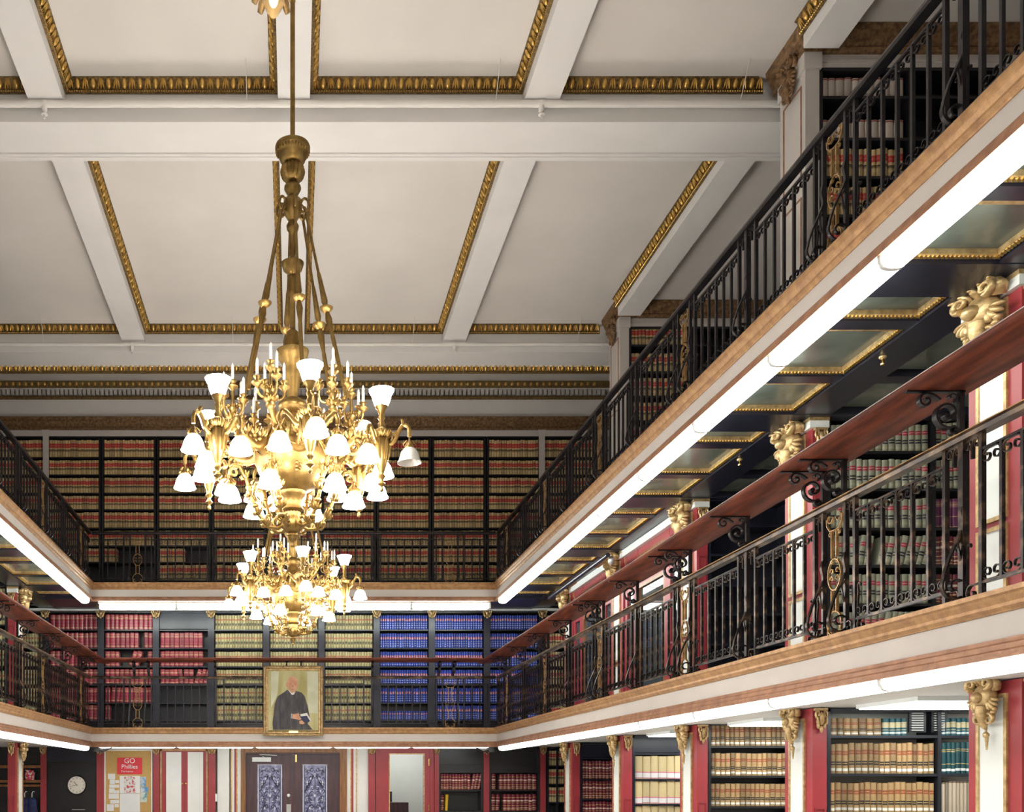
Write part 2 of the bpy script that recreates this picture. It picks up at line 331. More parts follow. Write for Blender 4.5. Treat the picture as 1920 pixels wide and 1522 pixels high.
# ---- egg and dart gilding of the coffers
eg = MB().ell((0, 0, 0), .030, .026, .050, 8, 6); ct, st_ = math.cos(.45), math.sin(.45)
eg.v = [(x, -.052 + y * ct - z * st_, y * st_ + z * ct) for x, y, z in eg.v]
egg = eg.mesh('egg', M['gilt'])
lf = MB()
for k in (-1, 0, 1): lf.tube([(k * .006, -.072, .046), (k * .018, -.06, .01), (k * .03, -.036, -.042)], [.004, .013, .004], 5)
leaf = lf.mesh('dart_leaf', M['gilt'])
bead = MB().ell((0, 0, 0), .010, .010, .010, 5, 3)
PROF = [(0, 0), (.09, 0), (.09, -.012), (.072, -.018), (.056, -.04), (.036, -.075), (.024, -.103), (.034, -.110), (.034, -.128), (.02, -.132), (0, -.132)]
def egg_strip(parent, p0, p1, nrm, ztop, eggs=True, miter=1, beads=True):
    """gilded strip from p0 to p1 (x, y) on a face whose normal is nrm"""
    p0, p1, n = Vector((*p0, 0)), Vector((*p1, 0)), Vector((*nrm, 0)); d = (p1 - p0).normalized(); L = (p1 - p0).length
    A = [p0 + n * o + d * (o * miter) + Vector((0, 0, ztop + z)) for o, z in PROF]
    Bq = [p1 + n * o - d * (o * miter) + Vector((0, 0, ztop + z)) for o, z in PROF]
    wpart('gilt_moulding', MB().loft(A, Bq), M['giltdark'], parent)
    org = worg(parent); rz = math.atan2(d.y, d.x)
    if d.cross(Vector((0, 0, 1))).dot(n) < 0: rz += PI
    if eggs:
        k = max(1, int((L - .12) / .163)); st = (L - .12) / k
        for i in range(k + 1):
            q = p0 + d * (.06 + i * st) + n * .004
            if 0 < i < k or True:
                if i < k:
                    c = q + d * st / 2; mk('egg', egg, parent, (c.x - org.x, c.y - org.y, ztop - .055 - org.z), (0, 0, rz))
                mk('dart_leaf', leaf, parent, (q.x - org.x, q.y - org.y, ztop - .055 - org.z), (0, 0, rz))
    if beads:
        m = MB(); kb = int(L / .026)
        for i in range(kb + 1):
            c = p0 + d * (i * L / kb) + n * .034; z = ztop - .119; r = .011
            m.add([(c + d * -r + Vector((0, 0, z))), c + d * r + Vector((0, 0, z)), c + Vector((0, 0, z + r)), c + Vector((0, 0, z - r)), c + n * r + Vector((0, 0, z))],
                  [(0, 4, 2), (2, 4, 1), (1, 4, 3), (3, 4, 0)])
        b = wpart('bead_row', m, M['gilt'], parent, False); b['kind'] = 'stuff'
cols = [(-5.05, -2.83, 'outer left'), (-2.46, -.17, 'inner left'), (.17, 2.46, 'inner right'), (2.83, 5.05, 'outer right')]
for j, (c, d) in enumerate(bays):
    if j == 0: continue
    for (a, b, nm) in cols:
        t = trim('gilded egg and dart border of the %s ceiling coffer, %s row from the back' % (nm, ORD[2 - j]), ((a + b) / 2, d, CEIL))
        c2 = 9.0 if j == 1 else c
        d2 = d if b < 5 else (0, 9.83, 15.46)[j]
        egg_strip(t, (a, d), (b, d), (0, -1), CEIL)
        egg_strip(t, (a, c2), (a, d), (1, 0), CEIL, eggs=(a > -3), miter=1 if j == 2 else 0)
        egg_strip(t, (b, d2), (b, c2), (-1, 0), CEIL, eggs=(b < 3 or b > 5), miter=1 if j == 2 and b < 5 else 0)
        if j == 2: egg_strip(t, (b, c), (a, c), (0, 1), CEIL, eggs=False)
# alcove side of the far right coffers stays plain plaster
# ---- entablature at the back
t = trim('gilded egg strip along the lower edge of the last ceiling beam', (0, 17.0, 7.1))
egg_strip(t, (-6.2, 16.985), (6.2, 16.985), (0, -1), SOF + .02, miter=0, beads=False)
t = trim('white frieze with gilt and dentil cornice above the top back shelves', (0, DB, 7.54), 'cornice')
wpart('frieze', MB().box(-XO, XO, DB, DB + .4, 7.54, 8.01), M['beam'], t, False)
wpart('gilt_band', MB().loft(*[[(x, DB - o, z) for o, z in ((0, 8.01), (.03, 8.005), (.04, 7.97), (.02, 7.945), (0, 7.94))] for x in (-XO, XO)]), M['giltdark'], t)
wpart('cornice_bed', MB().box(-XO, XO, DB - .10, DB + .1, 8.13, 8.27), M['beam'], t, False)
wpart('dentil_back', MB().box(-XO, XO, DB + .10, DB + .4, 8.01, 8.27), M['wall'], t, False)
m = MB(); x = -6.4
while x < 6.4: m.box(x, x + .064, DB - .07, DB + .10, 8.02, 8.128); x += .0925
wpart('dentil', m, M['white'], t, False)['kind'] = 'stuff'
wpart('gilt_ovolo', MB().loft(*[[(xx, DB - .10 - o, z) for o, z in ((0, 8.265), (.07, 8.26), (.06, 8.2), (.02, 8.15), (0, 8.14))] for xx in (-XO, XO)]), M['giltdark'], t)
ball = MB().ell((0, 0, 0), .036, .03, .042, 7, 5).mesh('egg', M['gilt']); x = -6.3
while x < 6.3:
    mk('egg', ball, t, (x, -.155, 8.205 - 7.54)); x += .13

# ================================================================ GALLERIES
def fascia(z, side, name):
    """gilt cornice, white band, brown lower moulding; z = (top, gold bottom, white bottom, brown bottom)"""
    zt, z1, z2, z3 = z
    h = zt - z1
    gold = [(-.06, zt), (.07, zt), (.07, zt - .22 * h), (.055, zt - .30 * h), (.05, zt - .42 * h), (.030, zt - .62 * h), (.034, zt - .78 * h), (.014, zt - .92 * h), (.010, z1), (-.06, z1)]
    white = [(-.06, z1), (0, z1), (0, z2), (-.06, z2)]
    g = z2 - z3
    brown = [(-.06, z2), (.012, z2), (.012, z2 - .2 * g), (.022, z2 - .3 * g), (.022, z2 - .55 * g), (.034, z2 - .65 * g), (.034, z3), (-.06, z3)]
    t = trim(f'gilded fascia along the edge of the {name}', (0, D0, z1), 'fascia')
    for nm, pr, mm in (('gilt_cornice', gold, M['tan']), ('white_band', white, M['white']), ('lower_moulding', brown, M['brown'])):
        if side == 0: A = [(-(WP - o), D0 - o, zz) for o, zz in pr]; Bq = [(WP - o, D0 - o, zz) for o, zz in pr]
        else: A = [(side * (WP - o), D0 - o, zz) for o, zz in pr]; Bq = [(side * (WP - o), YB, zz) for o, zz in pr]
        wpart(nm, MB().loft(A, Bq), mm, t, False)
    return t
ZU = (3.877, 3.747, 3.61, 3.525); ZM = (1.067, .945, .80, .69)
for lv, zz in (('upper', ZU), ('lower', ZM)):
    fascia(zz, 1, f'{lv} gallery on the right'); fascia(zz, -1, f'{lv} gallery on the left'); fascia(zz, 0, f'{lv} gallery at the back')
for lv, z0, z1, mt in (('upper', 3.71, 3.84, 'navy'), ('lower', .745, 1.03, 'panel')):
    for nm, bx in (('right', (WP + .03, XO, YB, 21)), ('left', (-XO, -WP - .03, YB, 21)), ('back', (-WP - .03, WP + .03, D0 + .03, 21))):
        struct('gallery_floor', MB().box(*bx, z0, z1), M[mt], f'{lv} gallery floor slab on the {nm} side', 'gallery floor', False)
# ---- glazed soffit under the upper gallery
gfr = lambda: None
def soffit(s, name, dmin):
    t = thing('gallery_soffit', f'dark soffit with framed glass panels under the upper {name} gallery', 'ceiling', (s * 4.5, 12, 3.6), kind='structure')
    X = lambda a, b: (min(s * a, s * b), max(s * a, s * b))
    wpart('edge_beam', MB().box(*X(4.90, XW + .14), YB, 20.9, 3.605, 3.72), M['navy'], t, False)
    wpart('edge_beam', MB().box(*X(3.98, 4.12), YB, 20.9, 3.60, 3.72), M['navy'], t, False)
    for p in PIL + [PIL[-1] + 2.82]:
        if p + 2.8 < dmin: continue
        a = p - .10
        if a < 20.4: wpart('cross_beam', MB().box(*X(4.1, 7.9), a, a + .47, 3.60, 3.72), M['navy'], t, False)
        for (u0, u1) in ((.47, .88), (1.03, 1.94), (2.10, 2.82)):
            y0, y1 = a + u0 + .02, a + u1 - .02
            if y1 > 20.6: continue
            for xa, xb in ((4.13, 4.89), (5.32, 6.6), (6.7, 7.8)):
                wpart('glass_panel', MB().box(*X(xa, xb), y0, y1, 3.672, 3.70), M['pglass'], t, False)
                if xa < 5:
                    fr = MB(); w = .05
                    x0, x1 = X(xa, xb)
                    fr.box(x0, x1, y1 - w, y1 + .02, 3.635, 3.672); fr.box(x0, x1, y0 - .02, y0 + w, 3.635, 3.672)
                    fr.box(x0, x0 + w, y0 + w, y1 - w, 3.635, 3.672); fr.box(x1 - w, x1, y0 + w, y1 - w, 3.635, 3.672)
                    g = wpart('gilt_frame', fr, M['gold'], t, False)
                    rp = MB(); k = int((y1 - y0) / .03)
                    for i in range(k):
                        yy = y0 + (i + .5) * (y1 - y0) / k
                        xx = s * (xb - .025) if True else 0
                        rp.tube([(xx - .018, yy - .012, 3.632), (xx + .018, yy + .012, 3.632)], .009, 4)
                    k = int((xb - xa) / .03)
                    for i in range(k):
                        xx = x0 + (i + .5) * (x1 - x0) / k
                        rp.tube([(xx - .012, y1 - .028, 3.632), (xx + .012, y1 + .002, 3.632)], .009, 4)
                    wpart('rope_carving', rp, M['gilt'], g, False)['kind'] = 'stuff'
        for u in (.955, 2.02):
            if a + u < 20.4: wpart('cross_bar', MB().box(*X(4.1, 7.9), a + u - .075, a + u + .075, 3.615, 3.72), M['navy'], t, False)
soffit(1, 'right', 4.0); soffit(-1, 'left', 12.0)
t = thing('gallery_soffit', 'dark soffit under the upper back gallery', 'ceiling', (0, 19.9, 3.6), kind='structure')
wpart('soffit_board', MB().box(-4.9, 4.9, D0 + .05, 20.5, 3.58, 3.72), M['navy'], t, False)

# ---- fluorescent fixtures
def fixture_side(s, yc, L, zb, label, group):
    t = thing('fluorescent_fixture', label, 'light', (s * 4.01, yc, zb), group=group)
    h = L / 2 - .02
    sec = [(-.085, .105), (-.085, .045), (-.065, .012), (-.03, 0), (.03, 0), (.065, .012), (.085, .045), (.085, .105)]
    t2 = MB().loft([(x, -h, z) for x, z in sec], [(x, h, z) for x, z in sec])
    mk('diffuser', t2.mesh('diffuser', M['tube'] if zb > 1 else M['tube2']), t)
    hb = MB().box(-.06, .06, -h - .01, h + .01, .105, .17); mk('housing', hb.mesh('housing', M['housing'], False), t)
    for e in (-1, 1):
        cp = MB(); se = [(x * 1.04, z - .003 if z < .09 else z) for x, z in sec]
        cp.loft([(x, e * h, z) for x, z in se], [(x, e * (h + .018), z) for x, z in se]); mk('end_cap', cp.mesh('end_cap', M['housing'], False), t)
    return t
for lv, zb in (('upper', 3.44), ('lower', .615)):
    for s, nm in ((1, 'right'), (-1, 'left')):
        y = 19.05; k = 0
        while y > YB + 1.6:
            fixture_side(s, y - .775, 1.55, zb, f'{ORD[k] if k < 11 else "far"} fluorescent fixture from the back under the {lv} {nm} gallery' if k < 11 else f'fluorescent fixture under the {lv} {nm} gallery near the front end', f'fluorescent fixtures under the {lv} {nm} gallery')
            y -= 1.55; k += 1
for lv, zc in (('upper', 3.44), ('lower', .715)):
    for k in range(5):
        xc = -3.06 + 1.53 * k
        t = thing('fluorescent_fixture', f'{ORD[k]} fluorescent fixture from the left under the {lv} back gallery', 'light', (xc, D0 + .13, zc), group=f'fluorescent fixtures under the {lv} back gallery')
        d = MB()
        pts = [(-.74, 0, 0), (-.73, 0, 0), (-.70, 0, 0), (.70, 0, 0), (.73, 0, 0), (.74, 0, 0)]
        q = 1. if zc > 1 else .75; d.tube(pts, [.02 * q, .045 * q, .062 * q, .062 * q, .045 * q, .02 * q], 10); mk('diffuser', d.mesh('diffuser', M['tube'] if zc > 1 else M['tube2']), t)
        mk('housing', MB().box(-.76, .76, -.05, .05, .06, .12).mesh('housing', M['housing'], False), t)
        mk('hanger', MB().box(.745, .785, -.03, .03, -.04, .14).mesh('hanger', M['grey'], False), t)
# lights of the rooms beyond the doors (ceiling lamps of those rooms)
for xc, lb in ((2.4, 'ceiling light of the room behind the glazed red door'), (-.2, 'ceiling light of the lobby behind the double doors')):
    t = thing('ceiling_light', lb, 'light', (xc, 22.2, 1.12))
    mk('diffuser', MB().box(-.6, .6, -.3, .3, 0, .05).mesh('diffuser', M['tube2'], False), t)
    mk('frame', MB().box(-.63, .63, -.33, .33, .03, .08).mesh('frame', M['housing'], False), t)
for i in (2, 3, 4):
    yc = (PIL[i] + PW + PIL[i + 1]) / 2 + .35
    t = thing('ceiling_light', f'white ceiling light of the {["near", "second", "third"][i - 2]} right alcove, ground floor', 'light', (6.15, yc, .695))
    mk('diffuser', MB().box(-.75, .75, -.45, .45, 0, .02).mesh('diffuser', M['tube2'], False), t)
    mk('frame', MB().box(-.77, .77, -.47, .47, .012, .05).mesh('frame', M['housing'], False), t)
# ================================================================ RAILINGS (local: u = x, well side = -y, z up)
NY = (0, 1, 0); NX = (1, 0, 0)
def flat(pts, y=0.): return [(p[0], y, p[1]) for p in pts]
def perp(pts, x=0.): return [(x, p[0], p[1]) for p in pts]
RM = {}
for key, mm, go in (('iron', M['iron'], M['ironlight']), ('worn', M['worn'], M['ironlight'])):
    d = {}
    d['bal'] = MB().box(-.011, .011, -.011, .011, .10, .865).mesh('baluster', mm, False)
    d['post'] = MB().box(-.014, .014, -.014, .014, .0, .965).mesh('post', mm, False)
    d['thick'] = MB().box(-.022, .022, -.02, .02, .0, .965).mesh('post', mm, False)
    def pair(zr, sg):      # one bar: volute, along the rail, volute
        h = spiral(.037, zr - sg * .043, .041, .011, sg * PI / 2, sg * (PI / 2 - 7.4), 15)
        return flat([(-p[0], p[1]) for p in h[::-1]] + h)
    d['top'] = MB().bar(pair(.862, 1), .016, .0055, NY).mesh('rail_scroll', mm)
    d['low'] = MB().bar(pair(.110, -1), .016, .0055, NY).mesh('rail_scroll', mm)
    # shoulder scroll joining the lower top-rail to the posts that run up to the handrail
    m = MB()
    for e in (-1, 1):
        m.bar(flat([(e * .006, .84), (e * .008, .92)] + spiral(e * .045, .922, .037, .010, PI - .1 if e > 0 else .1, (PI - .1 - 6.8) if e > 0 else (.1 + 6.8), 14)), .020, .006, NY)
    d['shoulder'] = m.mesh('shoulder_scroll', mm)
    # S shaped brace standing out into the well
    m = MB()
    sp = [(0., .62), (-.012, .60), (-.02, .55), (-.005, .47), (-.04, .38), (-.085, .28), (-.118, .18)] + spiral(-.050, .105, .085, .018, PI - .55, PI - .55 + 2 * PI * 1.35, 26)
    m.bar(perp(sp), .028, .011, NX)
    m.bar(perp([(0, .42), (-.035, .36), (-.02, .27), (0, .22)]), .016, .007, NX)
    d['brace'] = m.mesh('brace_scroll', mm)
    # foot volutes in the plane of the railing
    m = MB()
    for e in (-1, 1):
        m.bar(flat([(e * .16, .105), (e * .10, .10)] + spiral(e * .075, .055, .05, .012, PI / 2, PI / 2 + e * 5.6, 14)), .024, .008, NY)
        m.bar(flat([(e * .018, .10), (e * .04, .30)] + spiral(e * .055, .335, .022, .006, PI if e > 0 else 0, PI - e * 4.5 if e > 0 else 4.5, 8)), .014, .005, NY)
    d['foot'] = m.mesh('foot_scroll', mm)
    # gilded lyre ornament
    m = MB()
    for e in (-1, 1):
        m.bar(flat(spiral(e * .062, .90, .014, .045, PI / 2 + (0 if e < 0 else 0), PI / 2 - e * 4.7 if e < 0 else PI / 2 - 4.7, 12)[::1]), .016, .008, NY)
        m.bar(flat([(e * .105, .90), (e * .10, .85), (e * .06, .805), (0, .80)]), .016, .008, NY)
        m.bar(flat([(e * .032, .80), (e * .032, .60)]), .022, .010, NY)
        m.bar(flat(spiral(e * .055, .775, .024, .008, PI if e > 0 else 0, PI - 5 if e > 0 else 5, 8)), .014, .006, NY)
        m.bar(flat(spiral(e * .04, .575, .02, .006, PI if e > 0 else 0, PI + 4.5 if e > 0 else -4.5, 8)), .014, .006, NY)
        m.bar(flat([(e * .032, .36), (e * .032, .20)]), .022, .010, NY)
        for zc in (.50, .445): m.bar(flat(spiral(e * .036, zc, .026, .008, 0 if e > 0 else PI, 5 if e > 0 else PI - 5, 8)), .012, .005, NY)
        m.bar(flat(spiral(e * .05, .05, .05, .012, PI / 2, PI / 2 - e * 5.5, 12)), .016, .007, NY)
    m.bar(flat([(.085 * math.cos(a * PI / 9), .475 + .115 * math.sin(a * PI / 9)) for a in range(19)]), .016, .008, NY)
    m.bar(flat([(.095 * math.cos(a * PI / 9), .115 + .09 * math.sin(a * PI / 9)) for a in range(19)]), .016, .008, NY)
    d['lyre'] = m.mesh('lyre_ornament', go)
    RM[key] = d
def railing(loc, rotz, u0, u1, orn, nodes, key, wood, label, zoff=0.):
    t = thing('balcony_railing', label, 'railing', loc, rotz, kind=None)
    d = RM[key]; mm = M['worn'] if key == 'worn' else M['iron']
    A, E = (u0, u1)
    sec = [(-.035, .965), (.035, .965), (.04, .99), (.03, 1.012), (-.03, 1.012), (-.04, .99)]
    mk('handrail', MB().loft([(A, y, z) for y, z in sec], [(E, y, z) for y, z in sec]).mesh('handrail', wood, False), t)
    mk('rail_cap', MB().box(A, E, -.028, .028, 1.012, 1.02).mesh('rail_cap', M['ironlight'] if key == 'worn' else M['worn'], False), t)
    st = []      # (position, half width of the group)
    for o in orn:
        st.append((o, .27))
        for e in (-.27, -.15, .15, .27): mk('post', d['post'], t, (o + e, 0, 0))
        mk('lyre_ornament', d['lyre'], t, (o, 0, 0))
        for e in (-.15, .15): mk('brace_scroll', d['brace'], t, (o + e, 0, 0))
        for e in (-.21, .21): mk('shoulder_scroll', d['shoulder'], t, (o + e, 0, 0), (0, 0, 0), (.6, 1, 1))
        mk('foot_scroll', d['foot'], t, (o - .27, 0, 0)); mk('foot_scroll', d['foot'], t, (o + .27, 0, 0))
    for n in nodes:
        st.append((n, .16))
        mk('post', d['thick'], t, (n, 0, 0))
        for e in (-.16, .16): mk('post', d['post'], t, (n + e, 0, 0)); mk('shoulder_scroll', d['shoulder'], t, (n + e * .5, 0, 0), (0, 0, 0), (.8, 1, 1))
        mk('brace_scroll', d['brace'], t, (n, 0, 0)); mk('foot_scroll', d['foot'], t, (n, 0, 0))
    st.sort()
    ends = [(A, 0)] + st + [(E, 0)]
    for (p, hw), (q, hq) in zip(ends, ends[1:]):
        a, b = p + hw, q - hq
        if b - a < .1: continue
        mk('upper_rail', MB().box(a, b, -.012, .012, .863, .877).mesh('upper_rail', mm, False), t)
        mk('lower_rail', MB().box(a, b, -.012, .012, .094, .110).mesh('lower_rail', mm, False), t)
        k = max(1, round((b - a) / .163)); w = (b - a) / k
        for i in range(k):
            if i: mk('baluster', d['bal'], t, (a + i * w, 0, 0))
            mk('rail_scroll', d['top'], t, (a + (i + .5) * w, 0, 0)); mk('rail_scroll', d['low'], t, (a + (i + .5) * w, 0, 0))
    if A > -.2:
        mk('newel_post', MB().box(-.03, .03, -.03, .03, 0, 1.0).mesh('newel_post', mm, False), t, (A + .03, 0, 0))
    return t
RX = 3.97; RY = 19.27
osR = [RY - (7.28 + 2.8 * k) for k in range(-1, 5)]; ndR = [RY - (8.68 + 2.8 * k) for k in range(-2, 4)]
for lv, z0, key, wd in (('upper', 3.862, 'iron', M['iron']), ('lower', 1.052, 'worn', M['woodrail'])):
    railing((RX, RY, z0), -PI / 2, 0, 15.4, [u for u in osR if u < 15.1], [u for u in ndR if u < 15.1], key, wd, f'{"black" if lv == "upper" else "worn bronze"} scrolled iron railing of the {lv} gallery on the right')
    railing((-RX, RY, z0), PI / 2, -8.0, 0, [-u for u in osR if u < 7.8], [-u for u in ndR if u < 7.8], key, wd, f'{"black" if lv == "upper" else "worn bronze"} scrolled iron railing of the {lv} gallery on the left')
    railing((0, RY + .03, z0), 0, -RX + .045, RX - .045, [-3.04, 0, 3.04], [-1.52, 1.52], 'iron', M['iron'] if lv == 'upper' else M['woodrail'], f'scrolled iron railing of the {lv} gallery across the back')

# ---- mahogany reading shelves carried above the lower railings on scroll brackets
m = MB()
m.bar(perp([(.03, 0), (.03, .27)]), .03, .03, NX)
m.bar(perp([(.05, .272), (-.30, .272)]), .03, .012, NX)
m.bar(perp([(.03, .02), (-.02, .04)] + spiral(-.055, .135, .088, .014, -PI / 2 + .5, -PI / 2 + .5 - 2 * PI * 1.35, 24)), .042, .013, NX)
m.bar(perp([(-.10, .22), (-.14, .25)] + spiral(-.185, .215, .045, .010, PI / 2, PI / 2 + 2 * PI * 1.1, 16)), .036, .012, NX)
m.bar(perp(spiral(-.03, .235, .035, .008, -PI / 2, PI * 1.2, 12)), .034, .010, NX)
m.bar(perp([(.02, .03)] + spiral(-.02, .034, .03, .008, PI / 2, PI / 2 + 5.5, 12)), .034, .010, NX)
m.ell((0, -.055, .135), .02, .02, .02, 6, 4)
brk = m.mesh('scroll_bracket', M['iron'])
def reading_shelf(loc, rotz, u0, u1, spots, label, e0=0, e1=0):
    t = thing('reading_shelf', label, 'shelf', loc, rotz)
    yf, yk = -.31, .10
    sec = [(yk, .276), (yf + .012, .276), (yf, .288), (yf - .006, .304), (yf + .006, .322), (yk, .322)]
    b = MB().loft([(u0 + e0 * (y - yk), y, z) for y, z in sec], [(u1 - e1 * (y - yk), y, z) for y, z in sec])
    mk('board', b.mesh('board', M['mahog']), t)
    for u in spots: mk('scroll_bracket', brk, t, (u, 0, 0))
    return t
zs = 1.052 + 1.02
sp = []
for k in range(-1, 5):
    D = 7.28 + 2.8 * k + .07; sp += [RY - D - .14, RY - D + .14]
    sp.append(RY - (D + 1.4))
spR = [u for u in sp if .2 < u < 15.2]
reading_shelf((RX, RY, zs), -PI / 2, .02, 15.4, spR, 'long mahogany reading shelf on iron scroll brackets above the right railing', 1, 0)
reading_shelf((-RX, RY, zs), PI / 2, -8.0, -.02, [-u for u in spR if u < 7.9], 'long mahogany reading shelf on iron scroll brackets above the left railing', 0, 1)
reading_shelf((0, RY + .03, zs), 0, -3.62, 3.62, [-3.1, -2.82, -1.52, -.14, .14, 1.52, 2.82, 3.1], 'mahogany reading shelf across the back gallery above the portrait', 0, 0)

# ================================================================ CAPITALS
def cartouche():
    """gilded shell cartouche: local x across, -y out of the wall, z up, top at 0"""
    m = MB()
    m.ell((0, -.04, -.16), .10, .06, .13, 10, 7)                       # swelling body
    m.ell((0, -.09, -.17), .05, .045, .055, 8, 6)                      # boss
    for e in (-1, 1):
        m.ctube([(e * .10, -.03, -.10), (e * .13, -.05, -.05), (e * .12, -.06, -.005), (e * .10, -.07, .01)], [.03, .035, .02, .004], 8)
        m.tube([(p[0], -.085, p[1]) for p in spiral(e * .085, -.045, .055, .010, -PI / 2, -PI / 2 + e * 8.2, 20)], [.022 - .0007 * i for i in range(21)], 7)
        for k in range(4):                                             # fan ribs at the flanks
            a = -.3 - k * .42
            m.ctube([(e * .07, -.05, -.17), (e * (.07 + .05 * math.cos(a)), -.062, -.17 + .07 * math.sin(a)), (e * (.07 + .085 * math.cos(a)), -.055, -.17 + .11 * math.sin(a)), (e * (.07 + .10 * math.cos(a)), -.04, -.17 + .125 * math.sin(a))], [.012, .018, .018, .004], 7)
        m.tube([(p[0], -.05, p[1]) for p in spiral(e * .055, -.375, .055, .012, PI / 2, PI / 2 - e * 7.4, 16)], [.018 - .0007 * i for i in range(17)], 7)
        for k in range(3): m.ell((e * (.085 + .012 * k), -.045, -.35 + .035 * k), .022, .02, .024, 8, 6)
    m.ctube([(0, -.05, -.26), (.0, -.06, -.33), (0, -.05, -.43), (0, -.03, -.47)], [.055, .042, .026, .006], 8)
    for k in range(-2, 3): m.ctube([(k * .05, -.05, -.05), (k * .055, -.07, -.02), (k * .062, -.09, .0), (k * .07, -.11, -.005)], [.018, .024, .018, .004], 7)
    return m
CART = cartouche().mesh('gilt_capital', M['gold'])
m = cartouche()
m.tube([(0, -.035, -.44), (0, -.035, -.50)], .008, 5); m.ell((0, -.035, -.52), .03, .02, .03, 7, 5); m.tube([(0, -.03, -.54), (0, -.03, -.66)], [.014, .006], 5)
CARTD = m.mesh('gilt_capital', M['gold'])
m = MB()      # small square leaf capital
for e in (-1, 1):
    m.tube([(p[0], -.035, p[1]) for p in spiral(e * .06, -.05, .04, .01, -PI / 2, -PI / 2 + e * 6.5, 10)], .014, 5)
    m.tube([(e * .02, -.02, -.17), (e * .07, -.045, -.12), (e * .075, -.05, -.08)], [.012, .024, .01], 5)
    m.ell((e * .05, -.03, -.15), .025, .02, .03, 5, 4)
m.ell((0, -.03, -.09), .05, .035, .06, 8, 6); m.ell((0, -.05, -.10), .022, .03, .024, 6, 5); m.ell((0, -.03, -.18), .03, .02, .035, 6, 4)
m.box(-.10, .10, -.04, .0, -.02, 0)
LEAF = m.mesh('leaf_capital', M['gold'])
CORB = cartouche().mesh('gilt_capital', M['bronze'])

# ================================================================ SIDE PILASTERS
def frame4(m, x0, x1, y0, y1, z0, z1, w):
    """rectangular border in the y-z plane"""
    m.box(x0, x1, y0, y1, z1 - w, z1); m.box(x0, x1, y0, y1, z0, z0 + w); m.box(x0, x1, y0, y0 + w, z0 + w, z1 - w); m.box(x0, x1, y1 - w, y1, z0 + w, z1 - w)
def pilaster(s, yn, zb, zt, lv, k, nm):
    yf = yn + PW
    t = thing('pilaster', f'red and white pilaster with gilt capital, {ORD[k]} from the back, {lv} {nm}', 'pilaster', (s * XW, yn + PW / 2, zb), group=f'{lv} pilasters {nm}')
    X = lambda a, b: (min(s * a, s * b), max(s * a, s * b))
    wpart('shaft', MB().box(*X(XW + .01, XW + .15), yn, yf, zb, zt), M['red'], t, False)
    zsplit = [(zb + .06, zb + .80), (zb + .90, zt - .14)] if lv == 'mid gallery' else [(zb + .3, zt - .12)]
    for z0, z1 in zsplit:
        wpart('white_panel', MB().box(*X(XW + .002, XW + .02), yn + .16, yf - .13, z0, z1), M['panel'], t, False)
        f = MB(); frame4(f, *X(XW - .008, XW + .02), yn + .13, yf - .10, z0 - .03, z1 + .03, .03)
        wpart('gilt_border', f, M['gold'], t, False)
    if lv == 'mid gallery':
        a = MB().box(*X(XW - .03, XW + .16), yn - .03, yf + .03, zt - .10, zt - .03)
        wpart('abacus', a, M['panel'], t, False)
        wpart('gilt_fillet', MB().box(*X(XW - .04, XW + .16), yn - .04, yf + .04, zt - .03, zt), M['gold'], t, False)
    org = worg(t); rz = -PI / 2 if s > 0 else PI / 2
    sc = 1.0 if lv == 'mid gallery' else .72
    mk('gilt_capital', CART if lv == 'mid gallery' else CARTD, t, (s * (XW - .01) - org.x, yn + .28 - org.y, zt + (.0 if sc == 1 else .02) - org.z), (0, 0, rz), (1.55, 1.6, .95) if sc == 1 else (.95, 1.1, .78))
    mk('leaf_capital', LEAF, t, (s * (XW + .08) - org.x, yn - org.y, zt - .10 - org.z if lv == 'mid gallery' else zt - org.z), (0, 0, 0), (.62, 1, 1.15))
    # panelled face toward the entrance
    f = MB(); x0, x1 = X(XW + .03, XW + .13)
    za = zb + 1.5 if lv == 'mid gallery' else zb + 1.0
    for z0, z1 in ((zb + .3, za - .1), (za, za + .35)):
        f.box(x0, x1, yn - .012, yn, z0, z0 + .015); f.box(x0, x1, yn - .012, yn, z1 - .015, z1); f.box(x0, x0 + .012, yn - .012, yn, z0 + .015, z1 - .015); f.box(x1 - .012, x1, yn - .012, yn, z0 + .015, z1 - .015)
    wpart('panel_bead', f, M['redb'], t, False)
for s, nm in ((1, 'on the right'), (-1, 'on the left')):
    for i, p in enumerate(PIL):
        if (s > 0 and p < 4) or (s < 0 and p < 15): continue
        pilaster(s, p, 1.04, 3.60, 'mid gallery', 6 - i, nm)
        pilaster(s, p, FLOOR, .735, 'ground floor', 6 - i, nm)
